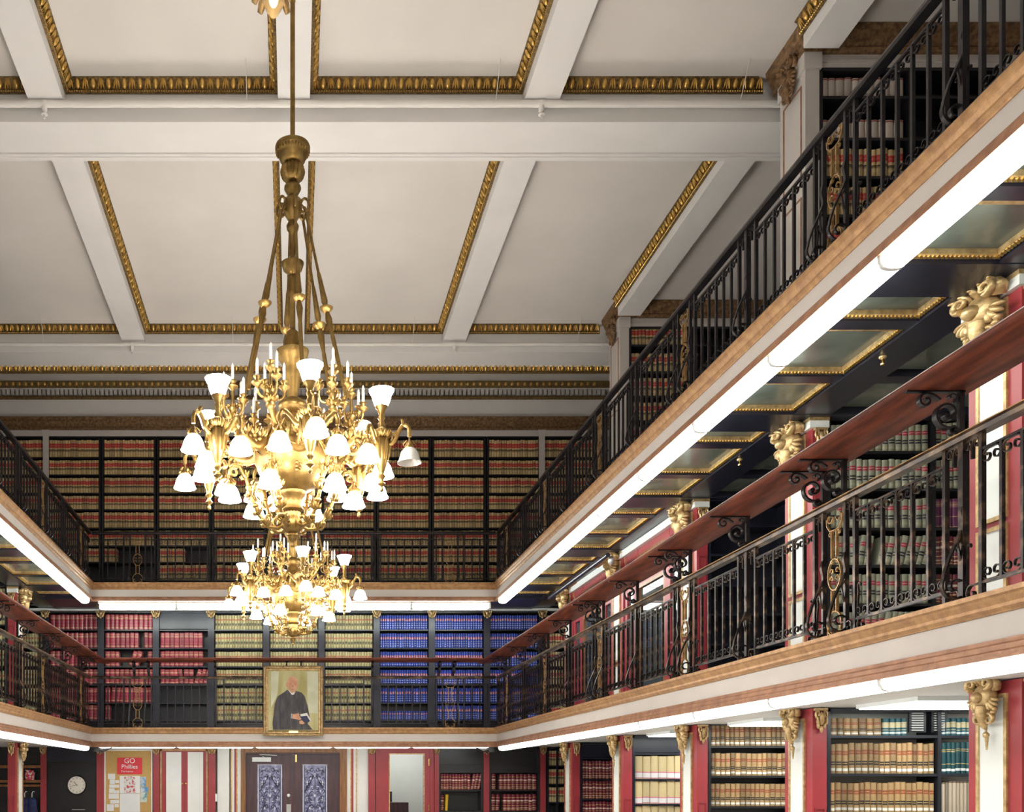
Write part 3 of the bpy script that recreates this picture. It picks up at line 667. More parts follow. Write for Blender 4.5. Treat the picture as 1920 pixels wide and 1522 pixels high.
# ---- white piers of the top gallery with bronze cornice over the alcove bookcases
def pier(s, yn, zb, k, nm):
    yf = yn + .51; t = thing('pier', f'white panelled pier with bronze cornice, {ORD[k]} from the back, top gallery {nm}', 'pier', (s * XW, yn + .25, zb))
    X = lambda a, b: (min(s * a, s * b), max(s * a, s * b))
    wpart('shaft', MB().box(*X(XW, XW + .14), yn, yf, zb, 7.32), M['white'], t, False)
    f = MB(); frame4(f, *X(XW - .008, XW + .01), yn + .07, yf - .07, 6.02, 7.02, .016); frame4(f, *X(XW - .008, XW + .01), yn + .07, yf - .07, 4.1, 5.9, .016)
    wpart('panel_line', f, M['brown'], t, False)
    wpart('pier_cap', MB().box(*X(XW - .02, XW + .16), yn - .02, yf + .02, 7.14, 7.30), M['white'], t, False)
    pr = [(0, 7.30), (.02, 7.30), (.035, 7.335), (.02, 7.36), (.05, 7.40), (.06, 7.44), (.09, 7.47), (.10, 7.54), (0, 7.54)]
    if True:
        A = [(s * (XW - o + .0), yf + .12, z) for o, z in pr]; Bq = [(s * (XW - o), yn - o, z) for o, z in pr]
        wpart('cornice', MB().loft(A, Bq), M['bronze'], t, False)
        A = [(s * (XW - o), yn - o, z) for o, z in pr]; Bq = [(s * 5.26, yn - o, z) for o, z in pr]
        wpart('cornice', MB().loft(A, Bq), M['bronze'], t, False)
    org = worg(t)
    mk('gilt_capital', CORB, t, (s * (XW - .0) - org.x, yn + .25 - org.y, 7.36 - org.z), (0, 0, -PI / 2 * s), (1.0, 1, .85))
    return t
pier(1, 9.93, 3.84, 1, 'on the right'); pier(1, 15.57, 3.84, 0, 'on the right')
# ================================================================ BOOKS
BX = [(-.5, .10), (-.40, .025), (-.15, -.015), (.15, -.015), (.40, .025), (.5, .10), (.5, 1), (-.5, 1)]
def book_mb(mb, x, y, z, w, d, h, idx=0, lean=0.):
    n = len(BX); vs = []
    ca, sa = math.cos(lean), math.sin(lean)
    for zz in (0, 1):
        for a, b in BX:
            px, pz = a * w, zz * h
            vs.append((x + px * ca + pz * sa, y + (b * .6 if b < .2 else b) * d, z + pz * ca - px * sa))
    fs = [tuple(range(n))[::-1], tuple(range(n, 2 * n))]; uv = [[(idx + .5, .97)] * n, [(idx + .5, .97)] * n]
    for i in range(n):
        j = (i + 1) % n; fs.append((i, j, n + j, n + i))
        ua, ub = idx + .5 + BX[i][0] * .9, idx + .5 + BX[j][0] * .9
        uv.append([(ua, .001), (ub, .001), (ub, .999), (ua, .999)])
    return mb.add(vs, fs, uv)
BOOK = {}
NAMES = {'reporter': 'tan_law_book', 'olive': 'olive_law_book', 'blue': 'blue_law_book', 'crimson': 'crimson_law_book', 'sage': 'sage_law_book', 'calf': 'calf_law_book', 'teal': 'teal_book', 'tealcream': 'teal_book', 'purple': 'plum_book', 'pale': 'pale_book', 'stripe': 'brown_book', 'pamph': 'pamphlet_box', 'burg': 'burgundy_book', 'yellow': 'yellow_book'}
def unit(kind):
    if kind not in BOOK:
        mb = MB(); n = len(BX); book_mb(mb, 0, 0, 0, 1, 1, 1)
        mb.v = [(v[0], BX[i % n][1] * (.6 if BX[i % n][1] < .2 else 1), v[2]) for i, v in enumerate(mb.v)]
        BOOK[kind] = mb.mesh(NAMES.get(kind, 'law_book'), B[kind])
    return BOOK[kind]
STUFF = {}; bidx = [1]
rb = random.Random(3)
def row(kind, x0, x1, y, z, h, w, d, label, group, ind=True, hj=.02, wj=.12, gaps=(), lean=(), cat='book', yj=.006):
    """a row of volumes standing on a shelf at height z; gaps = [(fraction from, to)], lean = [(fraction from, to, angle)]"""
    n = max(1, round((x1 - x0) / w)); ws = [1 + rb.uniform(-wj, wj) for _ in range(n)]; k = (x1 - x0) / sum(ws); x = x0
    for bi, q in enumerate(ws):
        bw = q * k; cx = x + bw / 2; x += bw; f = (cx - x0) / (x1 - x0)
        if any(a <= f <= b for a, b in gaps): continue
        ln = 0
        for a, b, an in lean:
            if a <= f <= b: ln = an
        hh = h * (1 + rb.uniform(-hj, hj)); yy = y + rb.uniform(0, yj)
        if ind:
            o = mk(NAMES[kind], unit(kind), None, (cx, yy, z + (abs(math.sin(ln)) * bw / 2)), (0, ln, 0), (bw * .955, d, hh))
            tag(o, label.replace('#', ORD[bi] + ' from left'), cat, group)
        else:
            if kind not in STUFF: STUFF[kind] = (MB(), group)
            bidx[0] += 1; book_mb(STUFF[kind][0], cx, yy, z, bw * .965, d, hh, bidx[0], ln)
# ================================================================ BOOKCASES
def bookcase(label, x0, x1, yf, z0, z1, shelves, m, depth=.36, post=.035, divs=(), name='bookshelf', th=.028, group=None, top=None, back=None, ends=True):
    t = thing(name, label, 'bookcase', ((x0 + x1) / 2, yf + depth / 2, z0), group=group)
    xs = ([x0] if ends else []) + list(divs) + ([x1] if ends else [])
    for i, x in enumerate(xs):
        a = x if x == x0 else (x - post if x == x1 else x - post / 2)
        wpart('upright', MB().box(a, a + post, yf, yf + depth, z0, z1), m, t, False)
    wpart('back_panel', MB().box(x0, x1, yf + depth, yf + depth + .02, z0, z1), back or m, t, False)
    ed = [x0] + list(divs) + [x1]
    for a, b in zip(ed, ed[1:]):
        for z in shelves: wpart('shelf', MB().box(a + post * .5, b - post * .5, yf + .004, yf + depth, z - th, z), m, t, False)
    wpart('top', MB().box(x0, x1, yf, yf + depth, z1 - .03, z1), m, t, False)
    if top: wpart('top_panel', MB().box(x0 + post, x1 - post, yf + .02, yf + .04, top[0], top[1]), m, t, False)
    return t
PX = [-5.137 + 1.1416 * k for k in range(10)]
side = ['left alcove'] + [f'{ORD[k]} bay' for k in range(9)] + ['right alcove']
EDG = [PX[0] - 1.14] + PX + [PX[-1] + 1.14]
# ---- top gallery, back
UZ = [6.75, 6.39, 6.01, 5.67, 5.29, 4.92, 4.58, 4.20]
for k in range(11):
    a, b = EDG[k], EDG[k + 1]
    bookcase(f'black bookcase of tan law books, {side[k]}, top back gallery', a + .01, b - .01, DB, 3.845, 7.175, UZ, M['black'], post=.04)
    for r, z in enumerate(UZ):
        lab = f'tan law book, #, {ORD[r]} shelf, {side[k]}, top back gallery'
        gp = [(.0, .99)] if (k == 2 and r >= 6) or (k == 1 and r == 7) else ([(.5, 1.0)] if (k == 3 and r == 6) else [])
        if k in (1, 2) and r == 6: gp = [(.25, 1)] if k == 2 else []
        row('reporter', a + .055, b - .055, DB + .025, z, (UZ[r - 1] - z - .028 if r else .40) * .90, .053, .22, lab, 'tan law books of the top back gallery', ind=(r < 2 and 3 <= k <= 7), gaps=gp, hj=.025)
t = trim('white frieze and bronze cornice over the top back bookcases', (0, DB, 7.18), 'cornice')
wpart('white_frieze', MB().box(-XO, XO, DB - .03, DB + .38, 7.178, 7.30), M['white'], t, False)
pr = [(0, 7.295), (.03, 7.295), (.045, 7.33), (.03, 7.36), (.07, 7.40), (.08, 7.45), (.11, 7.48), (.12, 7.54), (0, 7.54)]
wpart('bronze_cornice', MB().loft([(-XO, DB - .03 - o, z) for o, z in pr], [(XO, DB - .03 - o, z) for o, z in pr]), M['bronze'], t, False)
m = MB()
for i in range(300): m.ell((-6 + i * .04, DB - .075, 7.31), .014, .014, .014, 5, 3)
wpart('bead_row', m, M['bronze'], t)['kind'] = 'stuff'
for s, nm in ((-1, 'left'), (1, 'right')):
    x = s * 5.137; t = thing('pilaster', f'slim white pilaster between black bookcases, {nm} end of the top back gallery', 'pilaster', (x, DB, 3.845))
    wpart('shaft', MB().box(x - .06, x + .06, DB - .04, DB - .002, 3.845, 7.17), M['white'], t, False)
    wpart('cap', MB().loft([(x - .085, y, 7.30) for y in (DB - .06, DB)] + [(x + .085, y, 7.30) for y in (DB, DB - .06)], [(x - .06, y, 7.17) for y in (DB - .042, DB)] + [(x + .06, y, 7.17) for y in (DB, DB - .042)]), M['white'], t, False)
# ---- top gallery, right alcoves
RZ = [6.89, 6.47, 6.086, 5.70, 5.32, 4.95, 4.57, 4.2]
for yf, nm, D in ((9.95, 'near', 9.95), (15.60, 'far', 15.6)):
    xs = [5.262, 6.19, 7.12, 8.05]
    bc = bookcase(f'black bookcase standing across the {nm} alcove of the top right gallery', xs[0], xs[-1], yf, 3.845, 7.17, RZ, M['black'], depth=.34, post=.045, divs=xs[1:-1])
    wpart('white_frieze', MB().box(5.26, 8.05, yf - .0, yf + .34, 7.172, 7.31), M['white'], bc, False)
    pr = [(0, 7.30), (.02, 7.30), (.035, 7.335), (.02, 7.36), (.05, 7.40), (.06, 7.44), (.09, 7.47), (.10, 7.535), (-.3, 7.535), (-.3, 7.30)]
    wpart('bronze_cornice', MB().loft([(5.265, yf - .02 - o, z) for o, z in pr], [(8.05, yf - .02 - o, z) for o, z in pr]), M['bronze'], bc, False)
    wpart('frieze_bead', MB().box(5.26, 8.05, yf - .012, yf, 7.22, 7.245), M['white'], bc, False)
    for b in range(2 if nm == 'near' else 1):
        for r, z in enumerate(RZ):
            if nm == 'near' and b == 1 and r < 6: continue
            kd = 'pale' if (nm == 'near' and r < 2) else 'reporter'
            hh = .20 if kd == 'pale' else .29
            row(kd, xs[b] + .05, xs[b + 1] - .05, yf + .03, z, hh, .075 if kd == 'pale' else .06, .22,
                f'{"pale" if kd == "pale" else "tan"} volume, #, {ORD[r]} shelf, {nm} alcove{" second section" if b else ""}, top right gallery', f'volumes of the {nm} alcove in the top right gallery', ind=(nm == 'near'), wj=.25, hj=.03)
# ---- mid gallery, back
MZ = [3.175, 2.795, 2.415, 2.04, 1.66, 1.30]
kinds = ['olive', 'crimson', 'crimson', 'crimson', 'olive', 'olive', 'olive', 'blue', 'blue', 'blue', 'reporter']
desc = {'olive': 'pale olive law book', 'crimson': 'crimson law book', 'blue': 'royal blue law book', 'reporter': 'tan law book'}
wd = {'olive': .058, 'crimson': .098, 'blue': .0485, 'reporter': .055}
for k in range(11):
    a, b = EDG[k], EDG[k + 1]; kd = kinds[k]
    tp = (3.19, 3.53) if k == 3 else None
    bookcase(f'blue-black bookcase of {"tan" if kd == "reporter" else kd} volumes, {side[k]}, mid back gallery', a + .01, b - .01, DB, 1.035, 3.545, MZ, M['navy'] if k in (3, 4, 5, 6) else M['black'], post=.05, top=tp)
    for r, z in enumerate(MZ):
        gp, ln = [], []
        if k == 2 and r == 1: gp = [(.75, .82)]
        if k == 2 and r == 2: gp = [(.30, .52), (.72, .90)]; ln = [(.5, .72, .32)]
        if k == 2 and r == 4: ln = [(.1, .35, .12)]
        if k == 2 and r == 5: gp = [(.12, 1)]
        if k == 3 and r == 0: continue
        if k == 3 and r >= 4: continue
        if k == 3 and r == 1: gp = [(.92, 1)]
        if k == 3 and r == 2: gp = [(.92, 1)]
        if k == 3 and r == 3: gp = [(.66, .72)]; ln = [(.3, .5, -.1), (.7, 1, .3)]
        if k == 4 and r == 4: gp = []
        if k == 7 and r == 4: pass
        zz = z; hh = .30 if kd != 'crimson' else .315
        if k == 7 and r == 5: hh = .19
        if k == 10: zz = z
        row(kd, a + .075, b - .075, DB + .03, zz, hh, wd[kd], .22, f'{desc[kd]}, #, {ORD[r]} shelf, {side[k]}, mid back gallery', f'{kd} volumes of the mid back gallery', ind=(kd == 'crimson' or (kd in ('olive', 'blue') and r < 5 and k > 0)), gaps=gp, lean=ln, hj=.015)
for k in range(10):
    x = PX[k]; t = thing('pilaster', f'blue-black pilaster with gilt leaf capital, {ORD[k]} from the left, mid back gallery', 'pilaster', (x, DB, 1.035))
    wpart('shaft', MB().box(x - .065, x + .065, DB - .05, DB - .002, 1.035, 3.56), M['navy'], t, False)
    mk('leaf_capital', LEAF, t, (0, -.05, 3.57 - 1.035), (0, 0, 0), (.95, 1, .85))
wpart('shelf_cornice', MB().box(-XO, XO, DB - .09, DB + .3, 3.555, 3.60), M['housing'], trim('pale strip above the mid back bookcases', (0, DB, 3.555)), False)
# ---- mid gallery, right alcoves
xs = [5.285, 6.345, 7.40]
SZ = [3.288, 2.917, 2.528, 2.158, 1.777, 1.40]
bookcase('black bookcase of sage green volumes across the near right alcove, mid gallery', xs[0], xs[-1], PIL[3] + .02, 1.035, 3.62, SZ, M['black'], depth=.34, divs=xs[1:-1])
for r, z in enumerate(SZ):
    row('sage', xs[0] + .045, xs[1] - .03, PIL[3] + .05, z, .295 if r else .27, .0655, .22, f'sage green law book, #, {ORD[r]} shelf, near right alcove', 'sage law books of the near right alcove', lean=[(.28, .42, .16), (.46, .72, .22), (.76, 1., .26)] if r == 3 else ([(0, 1, .1)] if r == 5 else []), gaps=[(.40, .46), (.72, .76)] if r == 3 else [], wj=.1)
    kd = 'purple' if r in (2,) else ('sage' if r in (0, 1) else 'burg')
    row(kd, xs[1] + .03, xs[1] + .33, PIL[3] + .05, z, .29, .066, .22, f'{"plum" if kd == "purple" else "sage green" if kd == "sage" else "burgundy"} volume, #, {ORD[r]} shelf, second section of near right alcove', 'volumes of the second section in the near right alcove', wj=.1)
bookcase('nearly empty dark bookcase across the second right alcove, mid gallery', 5.285, 7.4, PIL[4] + .02, 1.035, 3.62, SZ, M['navy'], depth=.34, divs=[6.345])
bookcase('dark bookcase across the last left alcove, mid gallery', -7.4, -5.285, PIL[6] + .02, 1.035, 3.62, SZ, M['black'], depth=.34, divs=[-6.345])
for r, z in enumerate(SZ): row('olive', -6.31, -5.33, PIL[6] + .05, z, .29, .06, .22, f'pale olive volume, #, {ORD[r]} shelf, last left alcove, mid gallery', 'olive volumes of the last left alcove', ind=False)
# ---- ground floor, right alcoves
GZ = [.47, .09, -.30, -.70]
bookcase('dark steel bookcase of worn calf volumes across the near right alcove, ground floor', xs[0], xs[-1], PIL[3] + .02, FLOOR, .735, GZ, M['metalshelf'], depth=.34, divs=[6.40], back=M['panel'])
for r, z in enumerate(GZ[:3]):
    if r == 0:
        row('calf', 5.33, 5.85, PIL[3] + .05, z, .17, .075, .22, 'worn calf law book, #, top shelf, near right alcove, ground floor', 'calf law books of the near right alcove')
        row('tealcream', 5.86, 6.10, PIL[3] + .05, z, .17, .055, .22, 'teal and cream volume, #, top shelf, near right alcove, ground floor', 'teal volumes on the top shelf')
    else: row('calf', 5.33, 6.37, PIL[3] + .05, z, .30, .058, .22, f'worn calf law book, #, {ORD[r]} shelf, near right alcove, ground floor', 'calf law books of the near right alcove', hj=.03, wj=.18)
    row('tealcream' if r == 0 else 'teal' if r == 1 else 'stripe', 6.44, 6.74, PIL[3] + .05, z, .17 if r == 0 else .31, .05 if r < 2 else .036, .22, f'{"teal and cream" if r == 0 else "dark teal" if r == 1 else "brown striped"} volume, #, {ORD[r]} shelf, right section, ground floor alcove', 'volumes of the right section, ground floor alcove', hj=.02)
t = thing('slotted_panel', 'pair of slotted steel end panels on top of the ground floor shelves', 'panel', (6.25, PIL[3] + .1, .47))
for a, b in ((6.12, 6.29), (6.345, 6.50)):
    wpart('end_plate', MB().box(a, b, PIL[3] + .06, PIL[3] + .08, .50, .735), M['metalshelf'], t, False)
    for i in range(9): wpart('slot_louvre', MB().box(a + .012, b - .04, PIL[3] + .035, PIL[3] + .06, .515 + i * .024, .527 + i * .024), M['grey'], t, False)
bookcase('dark bookcase of calf volumes across the second right alcove, ground floor', xs[0], 7.4, PIL[4] + .02, FLOOR, .76, GZ, M['black'], depth=.34, divs=[6.40])
for r, z in enumerate(GZ[:3]): row('calf', 5.33, 6.37, PIL[4] + .05, z, .285, .067, .22, f'worn calf law book, #, {ORD[r]} shelf, second right alcove, ground floor', 'calf law books of the second right alcove', hj=.02)
bookcase('dark bookcase of pamphlet boxes across the third right alcove, ground floor', xs[0], 7.4, PIL[5] + .02, FLOOR, .735, [.46, .06, -.33, -.72], M['navy'], depth=.34, divs=[6.25], top=(.47, .72))
for r, z in enumerate((.06, -.33, -.72)): row('pamph', 5.33, 6.2, PIL[5] + .05, z, .355, .125, .25, f'pamphlet box with pink bordered label, #, {ORD[r + 1]} shelf, third right alcove', 'pamphlet boxes of the third right alcove', cat='box')
bookcase('dark bookcase of burgundy volumes across the fourth right alcove, ground floor', xs[0], 7.4, PIL[6] + .02, FLOOR, .735, [.46, .07, -.30, -.68], M['navy'], depth=.34, divs=[6.2], top=(.47, .72))
for r, z in enumerate((.07, -.30, -.68)): row('burg', 5.33, 6.15, PIL[6] + .05, z, .33, .062, .22, f'burgundy volume, #, {ORD[r + 1]} shelf, fourth right alcove, ground floor', 'burgundy volumes of the fourth right alcove')
bookcase('dark steel bookcase in the right back corner alcove, ground floor', 5.25, 6.3, DB, FLOOR, .735, [.36, -.02, -.40, -.8], M['metalshelf'], depth=.36, divs=[5.46, 5.62, 5.78])
for r, z in enumerate((.36, -.02, -.40)): row('reporter', 5.30, 6.2, DB + .03, z, .30, .052, .22, f'tan law book, #, {ORD[r]} shelf, right back corner alcove', 'tan law books of the right back corner alcove', ind=False)
# ---- ground floor, back right
for i, (a, b) in enumerate(((3.0, 3.92), (4.05, 5.09))):
    bookcase(f'black bookcase of burgundy volumes right of the glazed door, {ORD[i]} unit', a, b, DB, FLOOR, .735, [.40, -.148, -.585, -1.0], M['black'], depth=.36, post=.04, top=(.20, .72))
    if i == 0:
        row('burg', a + .05, a + .86, DB + .03, -.148, .325, .064, .22, 'burgundy volume, #, upper shelf, first bookcase right of the glazed door', 'burgundy volumes right of the glazed door', lean=[(.78, 1, .18)])
        row('burg', a + .05, a + .12, DB + .03, -.585, .33, .066, .22, 'burgundy volume beside the yellow book', None)
        row('yellow', a + .14, a + .20, DB + .03, -.585, .33, .06, .22, 'bright yellow book standing alone on a black shelf', None, lean=[(0, 1, .05)])
    else:
        row('burg', a + .05, b - .05, DB + .03, -.148, .325, .083, .22, 'thick burgundy volume, #, upper shelf, second bookcase beyond glazed door', 'thick burgundy volumes', gaps=[(.09, .18)])
        row('burg', a + .05, b - .05, DB + .03, -.585, .34, .083, .22, 'thick burgundy volume, #, lower shelf, second bookcase beyond glazed door', 'thick burgundy volumes', gaps=[(.19, .26)], lean=[(.1, .19, .06)])
for kd, (mb, grp) in STUFF.items():
    o = mk('law_books', mb.mesh('law_books', B[kd], False)); tag(o, {'reporter': 'remaining rows of tan red-labelled law books filling the gallery shelves', 'olive': 'remaining rows of pale olive law books on the mid gallery shelves', 'blue': 'remaining bottom row of royal blue law books in the mid back gallery'}.get(kd, 'remaining rows of volumes'), 'books', None, 'stuff')

# ================================================================ glazed red partitions of the mid gallery, right
for i, (a, b) in enumerate(((PIL[4] + PW, PIL[5]), (PIL[5] + PW, PIL[6]))):
    t = thing('glazed_screen', f'red framed glazed partition between pilasters, {"nearer" if i == 0 else "farther"} one, mid gallery right', 'partition', (XW + .06, (a + b) / 2, 1.04))
    x0, x1 = XW + .03, XW + .10; L = b - a
    ys = [a, a + .10, a + .42, a + .60, b - .60, b - .42, b - .10, b]
    for j in (0, 2, 4, 6): wpart('stile', MB().box(x0, x1, ys[j], ys[j + 1], 1.04, 3.49), M['red'], t, False)
    for j in (1, 3, 5):
        for z0, z1 in ((1.04, 1.16), (2.95, 3.05), (3.40, 3.49)): wpart('rail', MB().box(x0 + .005, x1 - .005, ys[j], ys[j + 1], z0, z1), M['red'], t, False)
        if j != 3: wpart('lower_panel', MB().box(x0 + .02, x1 - .02, ys[j], ys[j + 1], 1.16, 1.9), M['redb'], t, False)
        for z0, z1 in ((1.16 if j == 3 else 1.9, 2.95), (3.05, 3.40)):
            wpart('pane', MB().box(x0 + .03, x0 + .036, ys[j], ys[j + 1], z0, z1), M['winglass'], t, False)
            f = MB(); frame4(f, x0 + .0, x0 + .04, ys[j], ys[j + 1], z0, z1, .05 if j == 3 else .025)
            wpart('casing', f, M['framewood'] if j == 3 else M['redb'], t, False)
    wpart('white_strip', MB().box(x0 - .06, x1, a + .045, b - .045, 3.495, 3.60), M['housing'], t, False)
    bookcase(f'dark back room shelves behind the {"nearer" if i == 0 else "farther"} glazed partition', 6.6, 7.9, b - .4, 1.035, 3.6, [1.4, 1.8, 2.2, 2.6, 3.0], M['navy'], depth=.3)
# ================================================================ CHANDELIERS (radial pieces point along +x)
ZT = 1.87
c0 = (0, 0, -ZT)
def fluted(prof, n, depth, c):
    m = MB(); k = len(prof); seg = n * 2; vs = []; fs = []
    for j in range(seg):
        a = PI * j / n; f = 1 - (depth if j % 2 else 0)
        for r, z in prof: vs.append((c[0] + r * f * math.cos(a), c[1] + r * f * math.sin(a), c[2] + z))
    for j in range(seg):
        q = (j + 1) % seg
        for i in range(k - 1): fs.append((j * k + i, q * k + i, q * k + i + 1, j * k + i + 1))
    return m.add(vs, fs)
def L(prof, seg=24): return MB().lathe(prof, seg, c0)
CH = {}
br = M['brass']
CH['hanging_rod'] = L([(.019, 5.04), (.019, 7.27)], 12).mesh('hanging_rod', br)
m = L([(.02, 5.085), (.135, 5.07), (.14, 5.055), (.138, 5.03), (.118, 5.01), (.108, 4.99), (.10, 4.95), (.07, 4.925), (.03, 4.915)], 32)
for j in range(28):
    a = 2 * PI * j / 28; m.ell((.128 * math.cos(a), .128 * math.sin(a), 5.018 - ZT), .012, .012, .018, 5, 3)
CH['canopy_disc'] = m.mesh('canopy_disc', br)
sph = lambda r, z, n=9, sq=1.: [(max(r * math.sin(PI * i / n), .0), z - sq * r * math.cos(PI * i / n)) for i in range(n + 1)]
CH['fluted_ball'] = fluted(sph(.10, 4.86, 10, .9), 16, .16, c0).mesh('fluted_ball', br)
CH['knop'] = L([(.03, 4.60), (.045, 4.64), (.03, 4.665), (.05, 4.69), (.068, 4.725), (.066, 4.745), (.04, 4.765), (.032, 4.79), (.045, 4.80), (.03, 4.82)]).mesh('knop', br)
CH['egg_knob'] = L([(.02, 4.46), (.04, 4.48), (.07, 4.53), (.081, 4.585), (.07, 4.635), (.04, 4.665), (.02, 4.67)]).mesh('egg_knob', br)
CH['stem'] = L([(.022, 4.17), (.028, 4.30), (.03, 4.38), (.045, 4.40), (.05, 4.43), (.03, 4.47)]).mesh('stem', br)
CH['stem_cup'] = L([(.02, 4.02), (.04, 4.05), (.075, 4.08), (.088, 4.12), (.09, 4.135), (.06, 4.14), (.03, 4.18), (.02, 4.19)]).mesh('stem_cup', br)
CH['stem_vase'] = L([(.022, 3.58), (.022, 3.86), (.035, 3.88), (.03, 3.91), (.045, 3.97), (.042, 4.02), (.02, 4.04)]).mesh('stem_vase', br)
CH['crown'] = L([(.06, 3.20), (.075, 3.26), (.085, 3.33), (.118, 3.38), (.128, 3.42), (.13, 3.435), (.095, 3.45), (.07, 3.46), (.068, 3.52), (.045, 3.56), (.05, 3.58), (.02, 3.61)], 32).mesh('crown', br)
CH['neck'] = L([(.10, 2.84), (.09, 2.90), (.06, 2.94), (.11, 2.97), (.115, 3.01), (.10, 3.03), (.045, 3.06), (.05, 3.12), (.065, 3.21)], 24).mesh('neck', br)
CH['globe'] = L(sph(.30, 2.59, 16), 32).mesh('globe', br)
CH['collar'] = L([(.06, 2.15), (.09, 2.17), (.075, 2.2), (.08, 2.26), (.10, 2.28), (.11, 2.31), (.10, 2.33)], 24).mesh('collar', br)
CH['bowl'] = fluted([(.03, 1.985), (.06, 2.0), (.085, 2.03), (.09, 2.065), (.075, 2.10), (.06, 2.12), (.065, 2.16)], 14, .13, c0).mesh('bowl', br)
CH['finial'] = L([(0, 1.87), (.012, 1.876), (.017, 1.89), (.010, 1.905), (.016, 1.918), (.032, 1.93), (.038, 1.945), (.034, 1.96), (.045, 1.97), (.04, 1.985), (.02, 1.99)], 14).mesh('finial', br)
def R_(pts): return [(r, y, z - ZT) for r, y, z in pts]
m = MB()      # suspension rod with turned swellings and a dish
P = [(.10, 0, 4.56), (.115, 0, 4.50), (.215, 0, 4.03), (.222, 0, 4.0), (.25, 0, 3.87), (.268, 0, 3.785), (.278, 0, 3.745), (.2825, 0, 3.725), (.288, 0, 3.70), (.302, 0, 3.64), (.33, 0, 3.52), (.335, 0, 3.50), (.42, 0, 3.12), (.44, 0, 3.02)]
m.ctube(R_(P), [.012, .011, .011, .016, .021, .026, .014, .012, .016, .028, .014, .017, .016, .013], 8)
m.lathe([(.01, -.035), (.035, -.02), (.052, .0), (.054, .01), (.02, .02), (.012, .03)], 14, (.2825, 0, 3.725 - ZT))
CH['suspension_rod'] = m.mesh('suspension_rod', br)
m = MB(); m.ctube(R_([(.10 + .035 * math.cos(a * PI / 6), 0, 4.575 + .055 * math.sin(a * PI / 6)) for a in range(13)]), .011, 6)
CH['hook_ring'] = m.mesh('hook_ring', br)
m = MB()      # garland on the globe
for e in (0, 1):
    pts = []
    for i in range(9):
        a = (i / 8 - .5) * PI / 3; ph = .15 + .45 * math.cos(a * 3) * (1 if e == 0 else .6) - .35
        r = .302; el = -ph + .1
        pts.append((r * math.cos(el) * math.cos(a), r * math.cos(el) * math.sin(a), 2.59 + r * math.sin(el)))
    m.ctube(R_(pts), .010, 5)
for k in range(5): m.ell((.296 * math.cos(-.42 - .03 * k), (k % 2 - .5) * .03, 2.59 + .30 * math.sin(-.42 - .05 * k) - ZT), .014, .014, .014, 5, 4)
for k in range(6):
    a = -PI / 6 + k * PI / 15; m.ctube(R_([(.24 * math.cos(a), .24 * math.sin(a), 2.77), (.285 * math.cos(a), .285 * math.sin(a), 2.69), (.30 * math.cos(a), .30 * math.sin(a), 2.60)]), [.03, .02, .006], 5)
CH['garland'] = m.mesh('garland', br)
m = MB()      # thick scrolled arm from the globe to the urn
m.ctube(R_([(.27, 0, 2.66), (.36, 0, 2.60), (.46, 0, 2.63), (.55, 0, 2.70), (.66, 0, 2.67)]), [.05, .035, .04, .03, .035], 8)
m.ctube(R_([(p[0], 0, p[1]) for p in spiral(.50, 2.60, .06, .015, PI / 2, PI / 2 - 7, 16)]), .014, 6)
m.ctube(R_([(p[0], 0, p[1]) for p in spiral(.40, 2.70, .055, .012, -PI / 2, -PI / 2 + 7, 16)]), .013, 6)
for k in range(6): m.ell((.34 + .05 * k, 0, 2.66 + .02 * (k % 2) - ZT), .03, .04, .025, 6, 4)
for k in range(5):
    for e in (-1, 1): m.leaf((.33 + .07 * k, e * .02, 2.66 - ZT + .02), (.5, e, .4), (0, 0, 1), .06, .016)
    m.leaf((.35 + .07 * k, 0, 2.60 - ZT), (.6, 0, -.8), (1, 0, 0), .05, .015)
CH['arm'] = m.mesh('arm', br)
m = MB()      # pendant urn
m.lathe([(0, 2.235), (.014, 2.245), (.016, 2.262), (.008, 2.275), (.014, 2.285), (.034, 2.30), (.02, 2.315), (.012, 2.33), (.022, 2.345), (.032, 2.36), (.02, 2.375), (.022, 2.39), (.035, 2.43), (.052, 2.50), (.064, 2.57), (.066, 2.62), (.055, 2.645), (.04, 2.655), (.065, 2.675), (.082, 2.69), (.08, 2.705), (.045, 2.715), (.025, 2.74), (.03, 2.76), (.018, 2.79), (.03, 2.81), (.02, 2.835), (.028, 2.85), (.034, 2.875), (.045, 2.885), (.05, 2.90), (.02, 2.905)], 16, (.73, 0, -ZT))
for k in range(8):
    a = k * PI / 4
    m.tube([(.73 + .05 * math.cos(a), .05 * math.sin(a), 2.48 - ZT), (.73 + .07 * math.cos(a), .07 * math.sin(a), 2.60 - ZT), (.73 + .075 * math.cos(a), .075 * math.sin(a), 2.64 - ZT)], [.008, .014, .006], 4)
for k in range(8):
    a = k * PI / 4 + PI / 8; m.leaf((.73 + .05 * math.cos(a), .05 * math.sin(a), 2.66 - ZT), (math.cos(a), math.sin(a), .6), (math.cos(a) * .2, math.sin(a) * .2, 1), .045, .012)
CH['urn'] = m.mesh('urn', br)
def lamp_arm(pts, end):
    m = MB(); m.ctube(R_(pts), [.016] * len(pts), 8)
    x, y, z = end
    m.lathe([(.006, .075), (.012, .05), (.018, .03), (.03, .012), (.036, 0), (.03, -.008)], 10, (x, y, z - ZT))
    for k in range(5):
        a = k * 2 * PI / 5; m.tube([(x + .02 * math.cos(a), y + .02 * math.sin(a), z + .05 - ZT), (x + .05 * math.cos(a), y + .05 * math.sin(a), z + .015 - ZT), (x + .055 * math.cos(a), y + .055 * math.sin(a), z + .03 - ZT)], [.006, .01, .004], 4)
    return m
sc = lambda cx, cz, r, a0, a1, n=10: [(p[0], 0, p[1]) for p in spiral(cx, cz, r, .012, a0, a1, n)]
